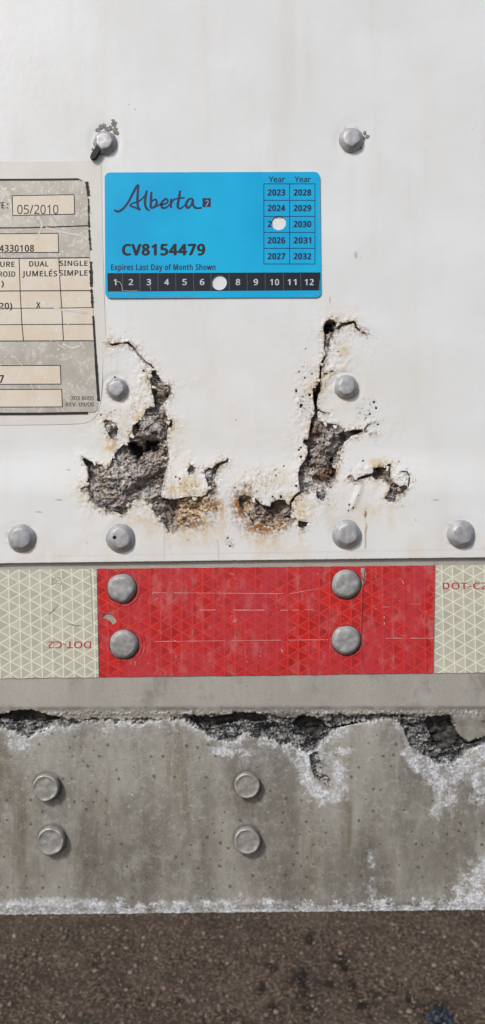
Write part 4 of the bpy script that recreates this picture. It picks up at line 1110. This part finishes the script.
scf = [(catmull([(0, 343.5), (12, 355), (24, 368), (31, 383), (35, 400), (34, 412)], 5), 0.5), (catmull([(38, 216), (42, 226), (36, 240)], 5), 1.8), (catmull([(0,186),(10,200),(12,226)], 5), 2.0), (catmull([(46, 303), (58, 309), (70, 311), (88, 313)], 5), 2.0), (catmull([(46, 228), (60, 232), (80, 236), (88, 240)], 5), 1.6), (catmull([(63, 344), (72, 348), (80, 346)], 5), 1.8), (catmull([(58, 345), (66, 349)], 4), 1.2)]
for k in range(70):
    a, b = q_.uniform(0, 92), q_.uniform(186, 408)
    l = q_.uniform(0.6, 1.8); an = q_.uniform(0, 3.1)
    scf.append(([(a, b), (a + l * math.cos(an), b + l * math.sin(an))], q_.uniform(0.5, 1.4)))
strokes('scuff', scf, LH + 0.07, mat_plain('pale_label_scuff', (0.66, 0.63, 0.57, 1), 0.6), lb)

# ---- reflective strips along the rail
def tl(x): return 569.8 - 5 * x / 485
def bl_(x): return 678.3 - 6 * x / 485
def strip(x0, x1, mat, label, skew0=(0, 0), skew1=(0, 0), cuts=()):
    e = empty('reflective_strip', P((x0 + x1) / 2, bl_(x0), 0.3), label, 'reflective tape', 'red and silver reflective strips on the rail')
    n = max(6, int((x1 - x0) / 6))
    q = random.Random(int(x0 + 999))
    top = [(x0 + (x1 - x0) * k / n, tl(x0 + (x1 - x0) * k / n) + q.uniform(-.3, .3)) for k in range(n + 1)]
    bot = [(x0 + (x1 - x0) * k / n, bl_(x0 + (x1 - x0) * k / n) + q.uniform(-.3, .3)) for k in range(n + 1)]
    top[0] = (x0 + skew0[0], top[0][1]); bot[0] = (x0 + skew0[1], bot[0][1])
    top[-1] = (x1 + skew1[0], top[-1][1]); bot[-1] = (x1 + skew1[1], bot[-1][1])
    flat('film', [top + bot[::-1]] + list(cuts), 0.45, 0.4, mat, e)
    return e
wl = strip(-250, 97.3, M_white_tape, 'silver white reflective strip with upside-down red lettering left of the red one', (0, 0), (-0.6, 1.6))
text('DOT-C2', 48.5, 91.0, 648.0, 6.6, 0.90, M_red_ink, wl, 0.28, flip=True)
strokes('scuff', [(catmull([(52,585),(53,580),(57,577.5),(61,580),(61.5,585)], 4), 0.9), ([(52,584),(60,583)], 0.6), (catmull([(49,614),(53,611),(58,606)], 4), 1.8), (catmull([(69,624),(74,625),(81,626)], 4), 1.5), (catmull([(90.5,570),(91.5,590),(93,625)], 4), 0.6)], 0.93, M_scar, wl)
cut1 = [(103,616),(106,613.5),(110,614),(113,616),(116,619.5),(116.5,622),(113,624.5),(110,621),(106,618.5),(101.5,618)]
rd = strip(98.4, 434.2, M_red_tape, 'scuffed red reflective strip with four rivets through it', (-0.8, 1.2), (0.6, -1.2), [cut1])
wr = strip(435.2, 700, M_white_tape, 'silver white reflective strip with upright red lettering right of the red one', (0.6, -1.2), (0, 0))
text('DOT-C2', 442.6, 486.5, 589.0, 6.4, 0.90, M_red_ink, wr, 0.35)
# raised wrinkled rings of film round each rivet, a cut line and dry scratches on the red strip
M_red_dark = mat_plain('red_film_edge', (0.22, 0.018, 0.02, 1), 0.5, 0.3, 3)
def tube(name, pts, r, h, mat, parent):
    V, F = [], []
    n = len(pts); m = 6
    for i, (x, y) in enumerate(pts):
        a = pts[max(0, i - 1)]; b = pts[min(n - 1, i + 1)]
        dx, dy = b[0] - a[0], b[1] - a[1]; l = math.hypot(dx, dy) or 1
        rr = r * (0.3 + 0.7 * math.sin(math.pi * i / (n - 1))) if n > 2 else r
        for k in range(m):
            an = 2 * math.pi * k / m
            V.append(P(x - dy / l * rr * math.cos(an), y + dx / l * rr * math.cos(an), h + rr * math.sin(an)))
    for i in range(n - 1):
        for k in range(m):
            F.append((i * m + k, i * m + (k + 1) % m, (i + 1) * m + (k + 1) % m, (i + 1) * m + k))
    me = bpy.data.meshes.new(name); me.from_pydata(V, [], F)
    for p in me.polygons: p.use_smooth = True
    return link(name, me, mat, parent)
M_gap = mat_plain('packed_dirt', (0.07, 0.035, 0.03, 1), 0.9, 0.4, 2)
q = random.Random(12)
for (a, b) in ((122,588),(346,584),(124,644),(346,640)):
    ring = circle(a + .3, b + .4, 15.5, 36, .35, int(a + b))
    flat('dirt_ring', [ring], 0.84, 0.03, M_gap, rd)
for (a, b, arcs) in ((122, 588, ((200, 350, 17.3), (-30, 110, 18.2), (60, 200, 18.0))), (124, 644, ((-50, 60, 18.5), (-40, 50, 21.5), (70, 150, 17.0))), (346, 584, ((-80, 20, 17.5), (60, 190, 17.8))), (346, 640, ((150, 230, 17.8), (160, 220, 20.5), (20, 100, 17)))):
    for a0, a1, rr in arcs:
        pts = []
        for k in range(22):
            an = R(a0 + (a1 - a0) * k / 21)
            rk = rr + 0.7 * math.sin(k * 1.3 + a0) * 0.5 + q.uniform(-.15, .15)
            pts.append((a + rk * math.cos(an), b + rk * math.sin(an)))
        tube('wrinkle', pts, 0.65, 0.80, M_red_tape, rd)
tube('wrinkle', [(363.5, 568), (364.5, 574), (363, 590), (362, 610), (361.5, 640), (362.5, 668)], 0.5, 0.85, M_red_dark, rd)
flat('scuff', [[(360.5,568.5),(364.5,567.5),(365.8,575),(364.5,583),(362.5,586),(361.5,578)]], 0.86, 0.05, M_scar, rd)
sc_l = []
def scratch(x0, y0, x1, y1, wd, dash=0.75, seg=7, jit=0.25):
    n = max(2, int(abs(x1 - x0) / seg))
    for k in range(n):
        if q.random() > dash: continue
        t0, t1 = k / n, (k + 1.02) / n
        sc_l.append(([(x0 + (x1 - x0) * t0, y0 + (y1 - y0) * t0 + q.uniform(-jit, jit) * .3), (x0 + (x1 - x0) * t1, y0 + (y1 - y0) * t1)], wd * q.uniform(.5, 1.15)))
scratch(152, 592.5, 290, 593.6, 0.55, 0.95); scratch(290, 593.6, 318, 588.5, 0.6, 0.95)
scratch(200, 610, 224, 609.6, 0.6, 0.7); scratch(226, 610, 288, 610, 0.85, 0.9); scratch(292, 610, 320, 609.5, 0.55, 0.6)
scratch(155, 641.3, 330, 639.5, 0.55, 0.95); scratch(374, 607, 405, 606.5, 0.5, 0.5); scratch(386, 638, 434, 638, 0.6, 0.7)
scratch(410, 604, 420, 604, 0.5, 0.9)
for (a, b, l, an, wd) in ((402,580,4,1.2,.8),(384,616,2.5,1.5,.9),(384,622,2.5,1.5,.9),(281,649,3.5,1.0,1.0),(236,619,3,2.6,.7),(232,622,5,-.2,.5),(135,661,4,1.5,.6),(174,640,3,.5,.7),(230,573,5,.3,.5),(399,579,2,0,.5),(317,573,2,1,.6),(260,655,2,1,.6),(176,655,3,1.5,.4)):
    sc_l.append(([(a, b), (a + l * math.cos(an), b + l * math.sin(an))], wd))
for k in range(60):
    a, b = q.uniform(104, 430), q.uniform(571, 670)
    sc_l.append(([(a, b), (a + q.uniform(.4, 1.4), b + q.uniform(-.5, .5))], q.uniform(.3, .7)))
strokes('scuff', sc_l, 0.88, M_scratch, rd)

# ------------------------------------------------------------------ bare chips, flakes and scraps on the panel
def scar(name, blobs, h, thick, mat, parent, seed, label=None):
    V, F = [], []
    q = random.Random(seed)
    for (cx, cy, rx, ry) in blobs:
        n = 13; b0 = len(V)
        ring = [(cx + rx * q.uniform(.65, 1.25) * math.cos(2 * math.pi * k / n), cy + ry * q.uniform(.65, 1.25) * math.sin(2 * math.pi * k / n)) for k in range(n)]
        h0 = h + q.uniform(0, 0.05)
        V += [P(a, b, h0 + thick) for a, b in ring] + [P(a, b, h0 - 0.5) for a, b in ring] + [P(cx, cy, h0 + thick * 1.3)]
        for k in range(n):
            k2 = (k + 1) % n
            F += [(b0 + k, b0 + k2, b0 + 2 * n), (b0 + k, b0 + n + k, b0 + n + k2, b0 + k2)]
    me = bpy.data.meshes.new(name); me.from_pydata(V, [], F)
    bm = bmesh.new(); bm.from_mesh(me); bmesh.ops.recalc_face_normals(bm, faces=bm.faces); bm.to_mesh(me); bm.free()
    o = link(name, me, mat, parent)
    if label: prop(o, label)
    return o
M_bare = mat_plain('bare_chipped_metal', (0.22, 0.20, 0.185, 1), 0.6, 0.45, 1.8)
scar('paint_chip', [(98,130,2.6,2.2),(101,127,2.6,2.4),(104,125.5,2.2,2.2),(107,129,2.4,2.6),(110,128,2.6,2.6),(114,124,3.0,3.4),(115,130,2.6,3.4),(117,133,2,1.8),(113,120.6,1.6,1.5),(92.5,149,1,1.2)], 0.15, 0.12, M_bare, panel, 1, 'bare grey chipped patch above the upper left rivet')
scar('paint_chip', [(364.5,133,1.5,1.6),(367.5,136.5,2.0,1.8),(363.5,138,1.5,1.8),(365,131.6,1,.9),(361,148,1,1)], 0.15, 0.12, M_bare, panel, 2, 'tiny bare chips beside the upper right rivet')
for i, bl__ in enumerate([(128.5,104.5,.8,.5),(134.6,109.2,.8,.7),(473,129,.8,.6),(357,255,1.3,1),(361,257.5,1,.7)]):
    scar('paint_chip', [bl__], 0.12, 0.08, M_flake, panel, 3 + i)
flat('pinhole', [circle(116.2, 537, 1.8, 12, 0.15, 3)], 9.9, 0.6, M_hole, panel)

# black rubbery scrap caught under the rim of the upper left rivet
tb = [(96.2,141.5),(98.6,140.6),(101.0,142.5),(101.4,147),(100.6,152),(98.2,156.5),(95.5,160.4),(91.0,159.6),(92.0,156),(95.4,151),(97.6,147.6),(97.2,144.4)]
o = flat('rubber_scrap', [tb], 0.0, 5.2, M_tar, None)
prop(o, 'small black rubbery scrap stuck to the upper left rivet above the label', 'scrap')

# curled flakes of paint standing off the broken edges
def flake(a, b, ln_, wd, ang, lift, seed, label=None):
    q = random.Random(seed)
    V, F = [], []
    nu, nv = 7, 5
    for i in range(nu):
        for j in range(nv):
            u = i / (nu - 1); v = j / (nv - 1) - 0.5
            x = u * ln_; y = v * wd * (1 - 0.55 * u) + q.uniform(-.35, .35)
            hz = lift * u ** 1.6 + q.uniform(-.12, .12)
            ca, sa_ = math.cos(ang), math.sin(ang)
            V.append((a + x * ca - y * sa_, b + x * sa_ + y * ca, hz))
    n = len(V)
    VV = [P(x, y, h) for x, y, h in V] + [P(x, y, h - 0.5) for x, y, h in V]
    for i in range(nu - 1):
        for j in range(nv - 1):
            k = i * nv + j
            F += [(k, k + 1, k + nv + 1, k + nv), (n + k, n + k + nv, n + k + nv + 1, n + k + 1)]
    for i in range(nu - 1):
        for j in (0, nv - 1):
            k = i * nv + j; F.append((k, k + nv, n + k + nv, n + k))
    for j in range(nv - 1):
        for i in (0, nu - 1):
            k = i * nv + j; F.append((k, k + 1, n + k + 1, n + k))
    me = bpy.data.meshes.new('paint_flake'); me.from_pydata(VV, [], F)
    bm = bmesh.new(); bm.from_mesh(me); bmesh.ops.recalc_face_normals(bm, faces=bm.faces); bm.to_mesh(me); bm.free()
    for p in me.polygons: p.use_smooth = True
    return link('paint_flake', me, M_flake, panel)
fq = random.Random(31)
for (a, b, an) in ((150,378,.2),(150,371,.4),(152,388,0),(147,407,.4),(139,420,.8),(132,434,1.0),(126,443,.7),(113,455,.8),(104,464,1.4),(93,461,1.3),(88,486,0),(107,509,-1.4),(128,507,-1),(152,508,-.9),(160,520,-.8),(335,424,1.4),(341,452,3.1),(336,466,3.1),(325,423,1.5),(320,382,3.3),(322,366,3.2),(318,491,-1.5),(330,486,-2.2),(340,324,2.0),(252,497,1.2),(296,516,3.0),(388,467,2),(357,477,1.6),(400,490,-2),(212,488,3.1),(196,497,1.6),(169,425,3.1),(168,458,3.1)):
    lipv = 3.6 * float(smooth(446, 498, np.array(float(b))))
    o = flake(a + fq.uniform(-1.5, 1.5), b + fq.uniform(-1.5, 1.5), fq.uniform(3, 5.5), fq.uniform(2.5, 6), an + fq.uniform(-.5, .5), fq.uniform(-.6, 1.8), fq.randint(0, 9999))
    o.location.y = -(2.0 + lipv) * S

print('objects', len(bpy.data.objects), 'tris ~', sum(len(o.data.polygons) * 2 for o in bpy.data.objects if o.type == 'MESH'))
